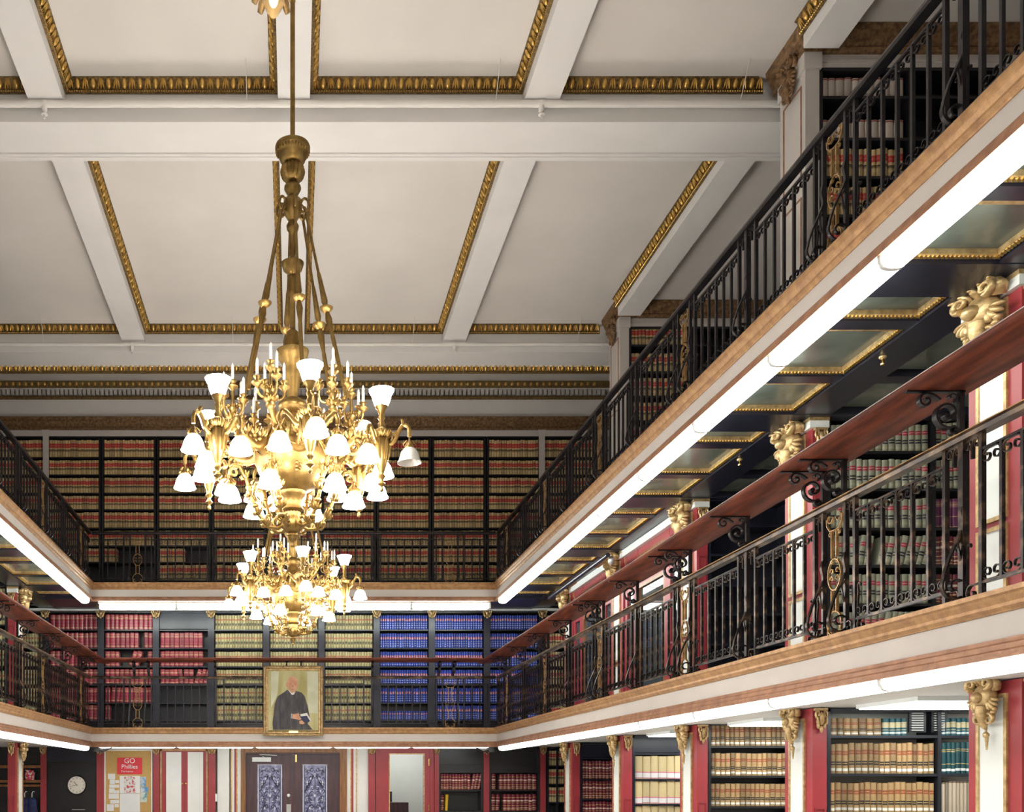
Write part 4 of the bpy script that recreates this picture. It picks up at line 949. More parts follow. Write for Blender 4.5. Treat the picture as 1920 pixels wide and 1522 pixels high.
m = lamp_arm([(.75, 0, 2.63), (.80, 0, 2.60), (.845, 0, 2.64), (.87, 0, 2.70), (.90, 0, 2.735), (.935, 0, 2.725), (.95, 0, 2.69), (.95, 0, 2.64)], (.95, 0, 2.56))
m.ctube(R_(sc(.80, 2.64, .035, -PI / 2, -PI / 2 - 6)), .012, 5)
m.leaf((.84, 0, 2.64 - ZT), (-.2, 0, 1), (1, 0, .2), .06, .014); m.leaf((.90, 0, 2.735 - ZT), (.3, 0, 1), (-1, 0, .2), .05, .013)
CH['lamp_arm'] = m.mesh('lamp_arm', br)
def side_arm(e):
    m = lamp_arm([(.72, e * .03, 2.62), (.71, e * .09, 2.60), (.70, e * .14, 2.66), (.69, e * .19, 2.70), (.68, e * .215, 2.66), (.68, e * .215, 2.62)], (.68, e * .215, 2.545)); return m
CH['side_arm_a'] = side_arm(1).mesh('lamp_arm', br); CH['side_arm_b'] = side_arm(-1).mesh('lamp_arm', br)
m = lamp_arm([(.06, 0, 2.06), (.12, 0, 2.02), (.20, 0, 2.03), (.27, 0, 2.12), (.33, 0, 2.26), (.37, 0, 2.40), (.42, 0, 2.49), (.47, 0, 2.50), (.50, 0, 2.46), (.50, 0, 2.42)], (.50, 0, 2.34))
m.ctube(R_(sc(.12, 2.07, .05, -PI / 2, -PI / 2 + 6.5, 12)), .014, 6); m.ctube(R_(sc(.465, 2.45, .045, PI / 2, PI / 2 - 6)), .012, 5)
for q in ((.24, 2.075), (.30, 2.19), (.35, 2.33)): m.ell((q[0], 0, q[1] - ZT), .03, .03, .022, 7, 4)
for q in ((.20, 2.03), (.27, 2.12), (.33, 2.26), (.37, 2.40)):
    for e in (-1, 1): m.leaf((q[0], e * .012, q[1] - ZT), (.3, e * .9, .6), (0, 0, 1), .055, .013)
    m.leaf((q[0] + .012, 0, q[1] - ZT), (1, 0, -.2), (0, 0, 1), .05, .013)
CH['lower_arm'] = m.mesh('lower_arm', br)
bell = [(.030, 0), (.045, -.008), (.062, -.030), (.074, -.060), (.080, -.085), (.094, -.115), (.090, -.115), (.076, -.085), (.070, -.060), (.058, -.033), (.030, -.010)]
CH['bell'] = fluted(bell, 12, .025, (0, 0, 0)).mesh('glass_shade', M['lamp'])
CH['bell_off'] = fluted(bell, 12, .025, (0, 0, 0)).mesh('glass_shade', M['unlit'])
cup = [(.045, 0), (.056, .015), (.068, .05), (.078, .085), (.10, .125), (.096, .127), (.073, .087), (.063, .052), (.051, .02), (.042, .006)]
CH['cup'] = fluted(cup, 12, .04, (0, 0, 0)).mesh('glass_shade', M['lamp'])
CH['bulb'] = MB().ell((0, 0, -.06), .026, .026, .045, 8, 6).mesh('bulb', M['lamp'])
m = MB()      # candelabrum with five sockets
m.ctube(R_([(.27, 0, 2.76), (.34, 0, 2.73), (.42, 0, 2.76), (.48, 0, 2.83), (.48, 0, 2.95), (.48, 0, 3.08)]), [.03, .022, .02, .022, .016, .012], 7)
m.lathe([(.012, 2.80), (.04, 2.83), (.03, 2.86), (.018, 2.88), (.028, 2.92), (.042, 2.945), (.03, 2.965), (.012, 2.98)], 12, (.48, 0, -ZT))
sock = [(.008, -.09), (.012, -.075), (.03, -.06), (.042, -.05), (.044, -.042), (.02, -.04), (.018, -.02), (.026, -.005), (.034, .0), (.014, .004)]
CAND = [(.48, 0, 3.165)]
m.lathe(sock, 12, (.48, 0, 3.165 - ZT))
for k in range(4):
    a = k * PI / 2 + PI / 4; dx, dy = math.cos(a), math.sin(a); z = 3.06 - (.03 if k % 2 else 0)
    m.ctube(R_([(.48 + .02 * dx, .02 * dy, 2.93), (.48 + .06 * dx, .06 * dy, 2.885), (.48 + .10 * dx, .10 * dy, 2.91), (.48 + .11 * dx, .11 * dy, z - .07)]), .009, 5)
    m.lathe(sock, 10, (.48 + .11 * dx, .11 * dy, z - ZT)); CAND.append((.48 + .11 * dx, .11 * dy, z))
m.ctube(R_(sc(.40, 2.80, .05, -PI / 2, -PI / 2 + 6.5, 12)), .012, 5); m.ctube(R_(sc(.36, 2.68, .045, PI / 2, PI / 2 - 6.5, 12)), .012, 5)
for k in range(6):
    a = k * PI / 3; m.leaf((.48 + .02 * math.cos(a), .02 * math.sin(a), 2.86 - ZT), (math.cos(a), math.sin(a), .5), (0, 0, 1), .05, .013); m.leaf((.48 + .02 * math.cos(a), .02 * math.sin(a), 2.96 - ZT), (math.cos(a), math.sin(a), -.4), (0, 0, 1), .04, .011)
for q in ((.33, 2.73), (.40, 2.75)):
    for e in (-1, 1): m.leaf((q[0], e * .01, q[1] - ZT), (.2, e, .5), (0, 0, 1), .06, .014)
CH['candelabrum'] = m.mesh('candelabrum', br)
CH['candle'] = MB().lathe([(.0115, 0), (.0115, .12), (.006, .135), (0, .145)], 8).mesh('candle', M['candle'])
def chandelier(x, D, label, off=()):
    t = thing('chandelier', label, 'chandelier', (x, D, ZT), group='brass chandeliers along the centre of the hall')
    for k in ('hanging_rod', 'canopy_disc', 'fluted_ball', 'knop', 'egg_knob', 'stem', 'stem_cup', 'stem_vase', 'crown', 'neck', 'globe', 'collar', 'bowl', 'finial'): mk(k, CH[k], t)
    def rad(r, y, z, rz): ca, sa = math.cos(rz), math.sin(rz); return (r * ca - y * sa, r * sa + y * ca, z - ZT)
    for i in range(6):
        rz = -math.radians(20 + 60 * i); rh = -math.radians(50 + 60 * i); R = (0, 0, rz)
        for k in ('suspension_rod', 'hook_ring', 'garland', 'arm', 'urn'): mk(k, CH[k], t, (0, 0, 0), R)
        s = mk('glass_shade', CH['cup'], t, rad(.73, 0, 2.90, rz), R)
        a = mk('lamp_arm', CH['lamp_arm'], t, (0, 0, 0), R)
        lit = (i, 'out') not in off
        sh = mk('glass_shade', CH['bell'] if lit else CH['bell_off'], t, rad(.95, 0, 2.555, rz), R)
        if not lit: sh['label'] = 'unlit frosted glass shade'
        for e, nm in ((1, 'side_arm_a'), (-1, 'side_arm_b')):
            mk('lamp_arm', CH[nm], t, (0, 0, 0), R); lit = (i, e) not in off
            sh = mk('glass_shade', CH['bell'] if lit else CH['bell_off'], t, rad(.68, e * .215, 2.54, rz), R)
            if not lit: sh['label'] = 'unlit frosted glass shade'
        mk('lower_arm', CH['lower_arm'], t, (0, 0, 0), (0, 0, rh)); mk('glass_shade', CH['bell'], t, rad(.50, 0, 2.335, rh), R)
        cd = mk('candelabrum', CH['candelabrum'], t, (0, 0, 0), (0, 0, rh))
        for (r, y, z) in CAND: mk('candle', CH['candle'], cd, (r, y, z - ZT))
    return t
chandelier(-.012, 13.5, 'many-armed brass chandelier hanging farther back, lower in view', off=((5, -1),))
chandelier(-.010, 7.9, 'many-armed brass chandelier in the middle of the hall, large in view', off=((0, 'out'),))
chandelier(0, -2.6, 'added unseen brass chandelier behind the viewpoint, to brighten the hall')  # added out of view for more light on ceiling and frieze
t = thing('pendant_lamp', 'pine cone glass pendant lamp in a gilt leaf cup at the top edge', 'lamp', (-.18, 8.8, 6.78))
mk('glass_cone', fluted([(.0, 0), (.02, .008), (.045, .04), (.075, .085), (.095, .14), (.10, .19), (.08, .23)], 12, .07, (0, 0, 0)).mesh('glass_cone', M['crystal']), t)
mk('bulb', MB().ell((0, 0, .15), .03, .03, .06, 8, 6).mesh('bulb', M['dimbulb']), t)
m = MB().lathe([(.10, .24), (.12, .30), (.05, .34), (.02, .36), (.02, .50), (.10, .49), (.10, .495)], 16)
for k in range(8):
    a = k * PI / 4; m.tube([(.08 * math.cos(a), .08 * math.sin(a), .28), (.15 * math.cos(a), .15 * math.sin(a), .20), (.17 * math.cos(a), .17 * math.sin(a), .15), (.155 * math.cos(a), .155 * math.sin(a), .12)], [.03, .04, .03, .008], 6)
mk('leaf_cup', m.mesh('leaf_cup', M['gold']), t)

# ================================================================ SPRINKLER PIPE AND WIRES
for i, (y, z) in enumerate(((10.58, 7.24), (16.30, 7.2))):
    t = thing('sprinkler_pipe', f'white sprinkler pipe along the {"nearer" if i == 0 else "farther"} ceiling beam', 'pipe', (0, y, z))
    wpart('pipe', MB().tube([(-6, y, z), (5.3, y, z)], .038 if i == 0 else .03, 10), M['pipe'], t)
    for x in (-2.66, 2.64):
        h = MB().lathe([(.03, 0), (.03, -.05), (.015, -.06), (.015, -.08), (.035, -.085), (.035, -.09), (.004, -.095)], 10, (x, y, z - .03)); h.tube([(x, y, z - .12), (x, y, z - .16)], .012, 6)
        h.lathe([(.05, -.01), (.05, .01)], 12, (x, y, z - .0))
        wpart('sprinkler_head', h, M['pipe'], t)
    for x in (-5.0 if i == 0 else -1.0, -.5 if i == 0 else 1.95, 2.15 if i == 0 else 4.65, 4.75 if i == 0 else -4.1):
        wpart('hanger_wire', MB().tube([(x, y - .02, z), (x, y - .25, CEIL)], .004, 4), M['pipe'], t)

# ================================================================ GROUND FLOOR, BACK WALL
def red_pil(x0, x1, label):
    t = thing('pilaster', label, 'pilaster', ((x0 + x1) / 2, DB, FLOOR))
    wpart('shaft', MB().box(x0, x1, DB - .06, DB - .002, FLOOR, .72), M['red'], t, False)
    mk('leaf_capital', LEAF, t, (0, -.06, .735 - FLOOR), (0, 0, 0), (max(.6, (x1 - x0) / .17), 1, .75))
red_pil(-5.24, -5.12, 'red pilaster with gilt capital left of the black clock panel')
red_pil(-4.08, -3.93, 'red pilaster with gilt capital between clock panel and cork board')
red_pil(-2.91, -2.78, 'red pilaster with gilt capital between cork board and white cupboard')
red_pil(-1.77, -1.62, 'red pilaster with gilt capital right of the white cupboard')
red_pil(1.54, 1.68, 'red pilaster with gilt capital left of the glazed red door')
red_pil(2.91, 3.0, 'red pilaster with gilt capital right of the glazed red door')
red_pil(3.925, 4.04, 'red pilaster with gilt capital between the two burgundy bookcases')
red_pil(5.10, 5.21, 'red pilaster with gilt capital at the right back corner')
# clock panel
t = thing('wall_panel', 'glossy black wall panel behind the clock', 'panel', (-4.6, DB, FLOOR))
wpart('panel_board', MB().box(-5.12, -4.08, DB + .03, DB + .06, FLOOR, .74), M['black'], t, False)
wpart('ledge', MB().box(-5.12, -4.08, DB - .01, DB + .03, .42, .445), M['black'], t, False)
wpart('upper_board', MB().box(-5.12, -4.08, DB + .015, DB + .03, .445, .74), M['navy'], t, False)
CX, CZ, CY = -4.5, -.05, DB + .0
t = thing('wall_clock', 'round wall clock with cream face and black numerals', 'clock', (CX, CY, CZ))
cl = MB().lathe([(.0, 0), (.185, 0), (.185, .01), (0, .01)], 32)
def yz(mb): mb.v = [(v[0], -v[2], v[1]) for v in mb.v]; return mb
mk('face', yz(cl).mesh('face', M['cface'], False), t)
mk('rim', yz(MB().lathe([(.18, -.03), (.20, -.03), (.20, .015), (.192, .025), (.182, .02)], 32, cap=False)).mesh('rim', M['black']), t)
for h in range(1, 13):
    a = PI / 2 - h * PI / 6
    mk('numeral', text_mesh(str(h), .052, M['ktext'], .0008), t, (.145 * math.cos(a), -.0125, .145 * math.sin(a)), (PI / 2, 0, 0))
for nm, ln, ang, w in (('hour_hand', .095, math.atan2(80, -65), .010), ('minute_hand', .15, math.atan2(-25, -140), .007)):
    dx, dz = math.cos(ang), math.sin(ang); hb = MB().bar([(-dx * .02, -.016, -dz * .02), (dx * ln, -.016, dz * ln)], .002, w, (0, 1, 0)); mk(nm, hb.mesh(nm, M['ktext'], False), t)
t = thing('wall_monitor', 'top edge of a small dark screen under the clock', 'screen', (-4.46, DB, -.75)); wpart('screen', MB().box(-4.58, -4.33, DB - .05, DB + .02, -.8, -.555), M['black'], t, False); wpart('bezel', MB().box(-4.59, -4.32, DB - .055, DB - .04, -.565, -.55), M['grey'], t, False)
# coat alcove at the far left
t = thing('coat_rack', 'dark coat alcove rack with two pale wooden rails', 'rack', (-5.6, DB, FLOOR))
wpart('back_board', MB().box(-6.3, -5.25, DB + .15, DB + .18, FLOOR, .735), M['black'], t, False)
for z0, z1 in ((.30, .36), (.0, .055), (-.085, -.04)): wpart('rail', MB().box(-6.3, -5.25, DB - .02, DB + .15, z0, z1), M['framewood'], t, False)
m = MB(); gx, gy, gz = -5.47, DB - .0, .056
m.loft([(gx - .08, gy - .05, gz), (gx + .08, gy - .05, gz), (gx + .08, gy + .05, gz), (gx - .08, gy + .05, gz)], [(gx - .09, gy - .05, gz + .16), (gx + .09, gy - .05, gz + .16), (gx + .09, gy + .05, gz + .16), (gx - .09, gy + .05, gz + .16)])
t = thing('gift_bag', 'red and white gift bag with tissue on the coat rack rail', 'bag', (gx, gy, gz))
M['gift'] = mat('red white print', (.75, .05, .09), .5, scale=18, col2=(.8, .74, .74), thr=(.48, .52))
wpart('bag_body', m, M['gift'], t, False)
m = MB()
for k in range(9): m.tube([(gx + .0, gy, gz + .15), (gx + rb.uniform(-.12, .12), gy + rb.uniform(-.05, .05), gz + rb.uniform(.17, .24))], [.03, .015], 5)
wpart('tissue', m, M['gift'], t)
for k, (hx, col) in enumerate(((-5.55, 'navy'), (-5.40, 'navy'))):
    t = thing('hanging_jacket', f'{"left" if k == 0 else "right"} navy jacket on a hanger in the coat alcove', 'jacket', (hx, DB - .12, -1.2))
    j = MB(); prof = [(.02, -.30), (.09, -.35), (.12, -.6), (.13, -1.2)]
    sec = lambda w, z: [(hx + w * math.cos(a * PI / 6), DB - .12 + .55 * w * math.sin(a * PI / 6), z) for a in range(12)]
    for (w0, z0), (w1, z1) in zip(prof, prof[1:]): j.loft(sec(w1, z1), sec(w0, z0))
    wpart('body', j, M['navycloth'], t)
    wpart('hanger', MB().tube([(hx, DB - .12, -.30), (hx + .0, DB - .12, -.22), (hx + .02, DB - .12, -.18), (hx + .05, DB - .12, -.19)], .008, 5), M['housing'], t)
# cork board with notices
t = thing('cork_board', 'yellow cork notice board in a pale frame', 'notice board', (-3.42, DB, FLOOR + .6))
wpart('cork', MB().box(-3.90, -2.96, DB + .0, DB + .03, -1.0, .66), M['cork'], t, False)
f = MB(); f.box(-3.93, -2.93, DB - .015, DB + .03, .66, .69); f.box(-3.93, -3.90, DB - .015, DB + .03, -1.0, .66); f.box(-2.96, -2.93, DB - .015, DB + .03, -1.0, .66)
wpart('frame', f, M['panel'], t, False)
def sheet(x0, x1, z0, z1, m, nm, lab, cat='paper', y=DB - .001, parts=()):
    t = thing(nm, lab, cat, ((x0 + x1) / 2, y, (z0 + z1) / 2)); wpart('sheet', MB().box(x0, x1, y - .003, y, z0, z1), m, t, False); return t
zof = lambda zy: (1467 - (1370 + zy / 8.727)) / 90.4
xof = lambda zx: (200 + zx / 8.727 - 551) / 90.4
p = sheet(xof(172), xof(582), zof(708), zof(436), M['poster'], 'poster', 'red poster reading GO Phillies in white', 'poster', DB - .004)
for tx, sz, dz, dx in (('GO', .15, .10, 0), ('Phillies', .125, -.02, 0), ('The Inquirer', .05, -.115, -.05)):
    mk('lettering', text_mesh(tx, sz, M['wtext']), p, (dx, -.0045, dz), (PI / 2, 0, 0))
p = sheet(xof(215), xof(548), zof(1327), zof(735), M['paper'], 'calendar', 'white wall calendar with a red cherry blossom picture', 'calendar', DB - .006)
M['blossom'] = mat('cherry blossom print', (.72, .72, .70), .7, scale=22, col2=(.55, .06, .08), thr=(.42, .50))
wpart('picture', MB().box(xof(290), xof(470), DB - .011, DB - .009, zof(1010), zof(745)), M['blossom'], p, False)
wpart('page_fold', MB().box(xof(215), xof(548), DB - .012, DB - .009, zof(1028), zof(1020)), M['grey'], p, False)
M['sky'] = mat('blue postcard print', (.12, .30, .55), .6, scale=9, col2=(.55, .65, .72), thr=(.45, .6))
M['sea'] = mat('turquoise postcard print', (.06, .35, .42), .6, scale=9, col2=(.62, .66, .62), thr=(.5, .6))
sheet(xof(553), xof(645), zof(905), zof(750), M['sky'], 'postcard', 'blue postcard pinned beside the calendar, uppermost', 'postcard')
sheet(xof(556), xof(680), zof(1000), zof(915), M['sky'], 'postcard', 'wide blue postcard pinned second beside the calendar', 'postcard')
sheet(xof(553), xof(662), zof(1090), zof(1005), M['sea'], 'postcard', 'turquoise postcard pinned third beside the calendar', 'postcard')
sheet(xof(553), xof(658), zof(1165), zof(1095), M['sea'], 'postcard', 'small turquoise postcard pinned lowest beside the calendar', 'postcard')
rn = random.Random(5)
NP = [(20, 700, 140, 790), (50, 795, 135, 870), (140, 805, 205, 855), (45, 878, 205, 930), (40, 940, 130, 1015), (125, 970, 205, 1020), (35, 1025, 200, 1110), (60, 1130, 130, 1190), (130, 1125, 205, 1185), (5, 1200, 120, 1310), (130, 1195, 200, 1250)]
wds = ['top', 'second', 'third', 'fourth', 'fifth', 'sixth', 'seventh', 'eighth', 'ninth', 'tenth', 'lowest']
for i, (a, b, c, d) in enumerate(NP): sheet(xof(a), xof(c), zof(d), zof(b), M['paper'], 'note_card', f'small white note card pinned left of the calendar, {wds[i]} one', 'note', DB - .001 - .003 * (i % 2))
# white cupboard with red framed doors
t = thing('cupboard', 'tall cupboard with two red framed white panelled doors', 'cupboard', (-2.28, DB, FLOOR))
wpart('carcass', MB().box(-2.77, -1.785, DB + .02, DB + .35, FLOOR, .72), M['redb'], t, False)
f = MB(); f.box(-2.775, -2.735, DB - .01, DB + .02, FLOOR, .69); f.box(-1.82, -1.78, DB - .01, DB + .02, FLOOR, .69); f.box(-2.775, -1.78, DB - .01, DB + .02, .66, .70)
wpart('gilt_casing', f, M['tan'], t, False)
for a, b, pa, pb, lb in ((-2.735, -2.262, xof(975), xof(1222), 'left'), (-2.258, -1.82, xof(1328), xof(1580), 'right')):
    d = wpart('door', MB().box(a, b, DB - .0, DB + .02, FLOOR + .05, .655), M['red'], t, False)
    wpart('white_panel', MB().box(pa, pb, DB - .006, DB - .001, FLOOR + .2, zof(345)), M['panel'], d, False)
    kx = xof(1245) if lb == 'left' else xof(1300)
    wpart('knob', MB().ell((kx, DB - .03, zof(862)), .024, .03, .022, 8, 6), M['brassknob'], d)
sheet(xof(1000), xof(1200), zof(850), zof(560), M['paper'], 'notice', 'white paper notice taped to the left cupboard door', 'notice', DB - .007)
t = thing('light_switch', 'white light switch on the narrow red strip right of the cupboard', 'switch', (-1.60, DB - .06, -.31)); wpart('plate', MB().box(-1.625, -1.585, DB - .075, DB - .061, -.39, -.23), M['housing'], t, False); wpart('toggle', MB().box(-1.61, -1.60, DB - .09, DB - .075, -.32, -.30), M['housing'], t, False)
# white wall panels and striped jambs beside the double door
for x0, x1, nm in ((-1.585, -1.34, 'left'), (1.305, 1.54, 'right')):
    t = thing('wall_panel', f'plain white wall panel {nm} of the double door', 'panel', ((x0 + x1) / 2, DB, FLOOR)); wpart('panel_board', MB().box(x0, x1, DB + .01, DB + .05, FLOOR, .74), M['panel'], t, False)
for s, nm in ((-1, 'left'), (1, 'right')):
    t = thing('door_jamb', f'red, white and gilt striped jamb {nm} of the double door', 'jamb', (s * 1.2, DB, FLOOR))
    for a, b, mm, pn, o in ((1.285, 1.31, 'gold', 'gilt_strip', .01), (1.235, 1.285, 'panel', 'white_strip', .0), (1.19, 1.235, 'red', 'red_strip', .005), (1.165, 1.19, 'gold', 'gilt_strip', .01), (1.10, 1.165, 'panel', 'white_strip', .0)):
        wpart(pn, MB().box(min(s * a, s * b), max(s * a, s * b), DB - o, DB + .05, FLOOR, .735), M[mm], t, False)
# double entrance door
DY = DB + .08
t = thing('door_1', 'dark plum double door with leaded glass in an oak frame', 'door', (0, DY, FLOOR), kind='structure')
f = MB(); f.box(-1.10, -1.0, DB - .03, DB + .12, FLOOR, .62); f.box(.95, 1.10, DB - .03, DB + .12, FLOOR, .62); f.box(-1.10, 1.10, DB - .03, DB + .12, .62, .735)
f.box(-1.06, -1.03, DB - .042, DB - .03, FLOOR, .66); f.box(1.0, 1.03, DB - .042, DB - .03, FLOOR, .66); f.box(-1.06, 1.03, DB - .042, DB - .03, .66, .69)
wpart('frame', f, M['framewood'], t, False)
wpart('frame_bead', MB().box(-1.0, .95, DB + .04, DB + .12, .585, .62), M['doorwood'], t, False)
def scrollwork(cx, zt, h, w, y):
    m = MB()
    for e in (-1, 1):
        for (ax, az, r, a0, a1) in ((.28, .10, .10, PI, -3.6), (.13, .22, .12, 0, 5.), (.30, .36, .13, PI / 2, 5.5), (.15, .47, .10, PI, -2.2), (.27, .60, .12, -PI / 2, -6.5), (.12, .72, .11, 0, 5.4), (.30, .85, .12, PI / 2, 6)):
            m.tube([(p[0], y, p[1]) for p in spiral(cx + e * ax * w, zt - az * h, r * .5, .012, a0 if e > 0 else PI - a0, (a0 + a1) if e > 0 else PI - a0 - a1, 12)], .0055, 4)
        m.tube([(cx + e * .42 * w, y, zt - .02), (cx + e * .42 * w, y, zt - h + .02)], .005, 4)
        m.tube([(cx, y, zt - .15 * h), (cx + e * .2 * w, y, zt - .3 * h), (cx + e * .38 * w, y, zt - .45 * h), (cx + e * .12 * w, y, zt - .6 * h), (cx + e * .33 * w, y, zt - .8 * h), (cx, y, zt - .95 * h)], .0055, 4)
    m.tube([(cx, y, zt - .1 * h), (cx, y, zt - h)], .005, 4)
    for k in range(9):
        zz = zt - (.08 + .105 * k) * h
        for e in (-1, 1):
            m.tube([(p[0], y, p[1]) for p in spiral(cx + e * (.10 + .05 * (k % 3)) * w, zz, .045, .012, PI / 2, PI / 2 + e * (5.5 if k % 2 else -5.5), 12)], .0055, 4)
            m.tube([(p[0], y, p[1]) for p in spiral(cx + e * .33 * w, zz - .05, .04, .012, -PI / 2, -PI / 2 + e * (5.5 if k % 2 else -5.5), 12)], .0055, 4)
    return m
for a, b, g0, g1, nm in ((-.999, -.03, -.765, -.24, 'left'), (.005, .949, .175, .70, 'right')):
    lf_ = MB(); zt = .385
    lf_.box(a, g0, DY, DY + .05, FLOOR, .584); lf_.box(g1, b, DY, DY + .05, FLOOR, .584); lf_.box(g0, g1, DY, DY + .05, zt, .584); lf_.box(g0, g1, DY, DY + .05, FLOOR, -.95)
    d = wpart('door_leaf', lf_, M['doorwood'], t, False)
    f = MB(); f.box(g0 - .03, g1 + .03, DY - .012, DY, zt, zt + .025); f.box(g0 - .03, g0, DY - .012, DY, -.95, zt); f.box(g1, g1 + .03, DY - .012, DY, -.95, zt)
    wpart('glazing_bead', f, M['doorwood'], d, False)
    wpart('leaded_glass', MB().box(g0, g1, DY + .02, DY + .026, -.95, zt), M['leaded'], d, False)
    wpart('lead_scrollwork', scrollwork((g0 + g1) / 2, zt - .03, 1.2, g1 - g0, DY + .016), M['lead'], d)
    f = MB()
    for e in (g0 + .012, g1 - .032): f.box(e, e + .02, DY + .008, DY + .018, -.95, zt - .01)
    f.box(g0, g1, DY + .008, DY + .018, zt - .022, zt - .008)
    wpart('clear_border', f, M['bevel'], d, False)
    f = MB(); gw, gc = g1 - g0, (g0 + g1) / 2
    for (u, v, ru, rv) in ((.0, .16, .022, .05), (.26, .06, .03, .014), (.16, .22, .014, .03), (.30, .30, .016, .045), (.10, .36, .03, .012), (.22, .44, .014, .03), (.0, .52, .025, .035), (.30, .58, .014, .05), (.14, .62, .035, .013), (.20, .74, .014, .03), (.06, .84, .02, .03)):
        for e in ((-1, 1) if u else (1,)): f.ell((gc + e * u * gw, DY + .018, zt - .03 - v * 1.2), ru, .006, rv, 8, 5)
    wpart('bevel_jewels', f, M['bevel'], d)['kind'] = 'stuff'
wpart('meeting_stile', MB().box(-.03, .005, DY - .02, DY + .03, FLOOR, .58), M['doorwood'], t, False)
wpart('lock', yz(MB().lathe([(0, 0), (.036, 0), (.036, .015), (.02, .02), (0, .02)], 16)).mesh('lock', M['brassknob']) and MB().ell((-.11, DY - .012, -.265), .036, .015, .036, 14, 6), M['housing'], t)
wpart('lock_plate', MB().box(-.155, -.06, DY - .012, DY, -.72, -.45), M['grey'], t, False)
wpart('door_bolt', MB().box(.03, .06, DY - .02, DY, .43, .58), M['brassknob'], t, False)
t = thing('door_closer', 'silver door closer with folded arm on the left door leaf', 'door closer', (-.7, DY - .05, .49))
wpart('body', MB().box(-.865, -.475, DY - .08, DY, .435, .525), M['housing'], t, False)
wpart('arm', MB().bar([(-.62, DY - .05, .53), (-.72, DY - .05, .585), (-.35, DY - .05, .565)], .02, .018, (0, 1, 0)), M['grey'], t, False)
# red glazed door to the side room
t = thing('door_2', 'red door with one large glass pane and brass hinges', 'door', (2.3, DB, FLOOR), kind='structure')
g0, g1, zt = (731 - 551) / 90.4, (794 - 551) / 90.4, (1467 - 1414) / 90.4
lf_ = MB(); lf_.box(1.70, g0, DB, DB + .05, FLOOR, .72); lf_.box(g1, 2.91, DB, DB + .05, FLOOR, .72); lf_.box(g0, g1, DB, DB + .05, zt, .72); lf_.box(g0, g1, DB, DB + .05, FLOOR, -1.0)
d = wpart('door_leaf', lf_, M['red'], t, False)
f = MB(); f.box(g0 - .02, g1 + .02, DB - .012, DB, zt, zt + .02); f.box(g0 - .02, g0, DB - .012, DB, -1, zt); f.box(g1, g1 + .02, DB - .012, DB, -1, zt); wpart('gilt_bead', f, M['gold'], d, False)
wpart('pane', MB().box(g0, g1, DB + .02, DB + .026, -1, zt), M['clear'], d, False)
f = MB(); f.box(1.70, 1.76, DB - .015, DB, FLOOR, .72); f.box(2.82, 2.9, DB - .015, DB, FLOOR, .72); wpart('casing', f, M['red'], t, False)
for z in (.42, -.52): wpart('hinge', MB().tube([(2.80, DB - .02, z - .07), (2.80, DB - .02, z + .07)], .014, 8), M['brassknob'], t)
t = thing('lectern', 'dark lectern with microphone seen through the glazed door', 'lectern', (2.15, 22.6, FLOOR))
wpart('body', MB().box(1.9, 2.6, 22.5, 22.9, FLOOR, -.45), M['doorwood'], t, False)
wpart('screen', MB().box(2.0, 2.22, 22.45, 22.5, -.44, -.2), M['black'], t, False)
wpart('microphone', MB().tube([(2.08, 22.5, -.3), (2.09, 22.48, -.14), (2.14, 22.45, -.06)], [.008, .008, .018], 6), M['black'], t)

# ================================================================ PORTRAIT
PYF = 19.08; k9 = 97.3
pxu = lambda zx: (490 + zx / 9.823 - 551) / k9
pzu = lambda zy: (1467 - (1235 + zy / 9.823)) / k9
t = thing('portrait_painting', 'gilt framed painted portrait of a seated person in a black robe holding a book', 'painting', (pxu(588), PYF + .06, pzu(1420)))
x0, x1, z0, z1 = pxu(38), pxu(1138), pzu(1420), pzu(128)
fp = [(0, .0), (0, .045), (.02, .06), (.045, .05), (.06, .03), (.085, .035), (.105, .012), (.11, .0)]
f = MB()
cor = [(x0, z0, 1, 1), (x1, z0, -1, 1), (x1, z1, -1, -1), (x0, z1, 1, -1)]
for (ax, az, sx, sz), (bx, bz, tx, tz) in zip(cor, cor[1:] + cor[:1]):
    f.loft([(ax + o * sx, PYF + .06 - d_, az + o * sz) for o, d_ in fp], [(bx + o * tx, PYF + .06 - d_, bz + o * tz) for o, d_ in fp])
fr = wpart('frame', f, M['gold'], t)
m = MB()
for (ax, az, sx, sz), (bx, bz, tx, tz) in zip(cor, cor[1:] + cor[:1]):
    n = 20
    for i in range(n + 1):
        u = i / n; m.ell((ax + .03 * sx + (bx + .03 * tx - ax - .03 * sx) * u, PYF + .002, az + .03 * sz + (bz + .03 * tz - az - .03 * sz) * u), .02, .012, .02, 6, 4)
wpart('carved_leaves', m, M['gold'], fr)['kind'] = 'stuff'
wpart('name_plate', MB().box(pxu(510), pxu(670), PYF + .02, PYF + .03, pzu(1362), pzu(1325)), M['brassknob'], fr, False)
M['canvas'] = mat('olive painted ground', (.52, .48, .24), .6, scale=2.2, col2=(.36, .31, .11), stretch=(2.2, 1, .4), thr=(.35, .6))
M['robe'] = mat('painted robe', (.075, .065, .07), .6, scale=5, col2=(.03, .026, .032), stretch=(4, 1, .8), thr=(.4, .6))
M['flesh'] = mat('painted flesh', (.68, .38, .24), .6, scale=9, col2=(.50, .23, .13))
M['pale'] = mat('painted white', (.75, .72, .68), .6); M['pnavy'] = mat('painted navy', (.02, .025, .09), .6)
M['column'] = mat('painted pale pillar', (.62, .62, .46), .6, scale=3, col2=(.5, .49, .33))
wpart('canvas', MB().box(pxu(125), pxu(1062), PYF + .035, PYF + .045, pzu(1318), pzu(215)), M['canvas'], t, False)
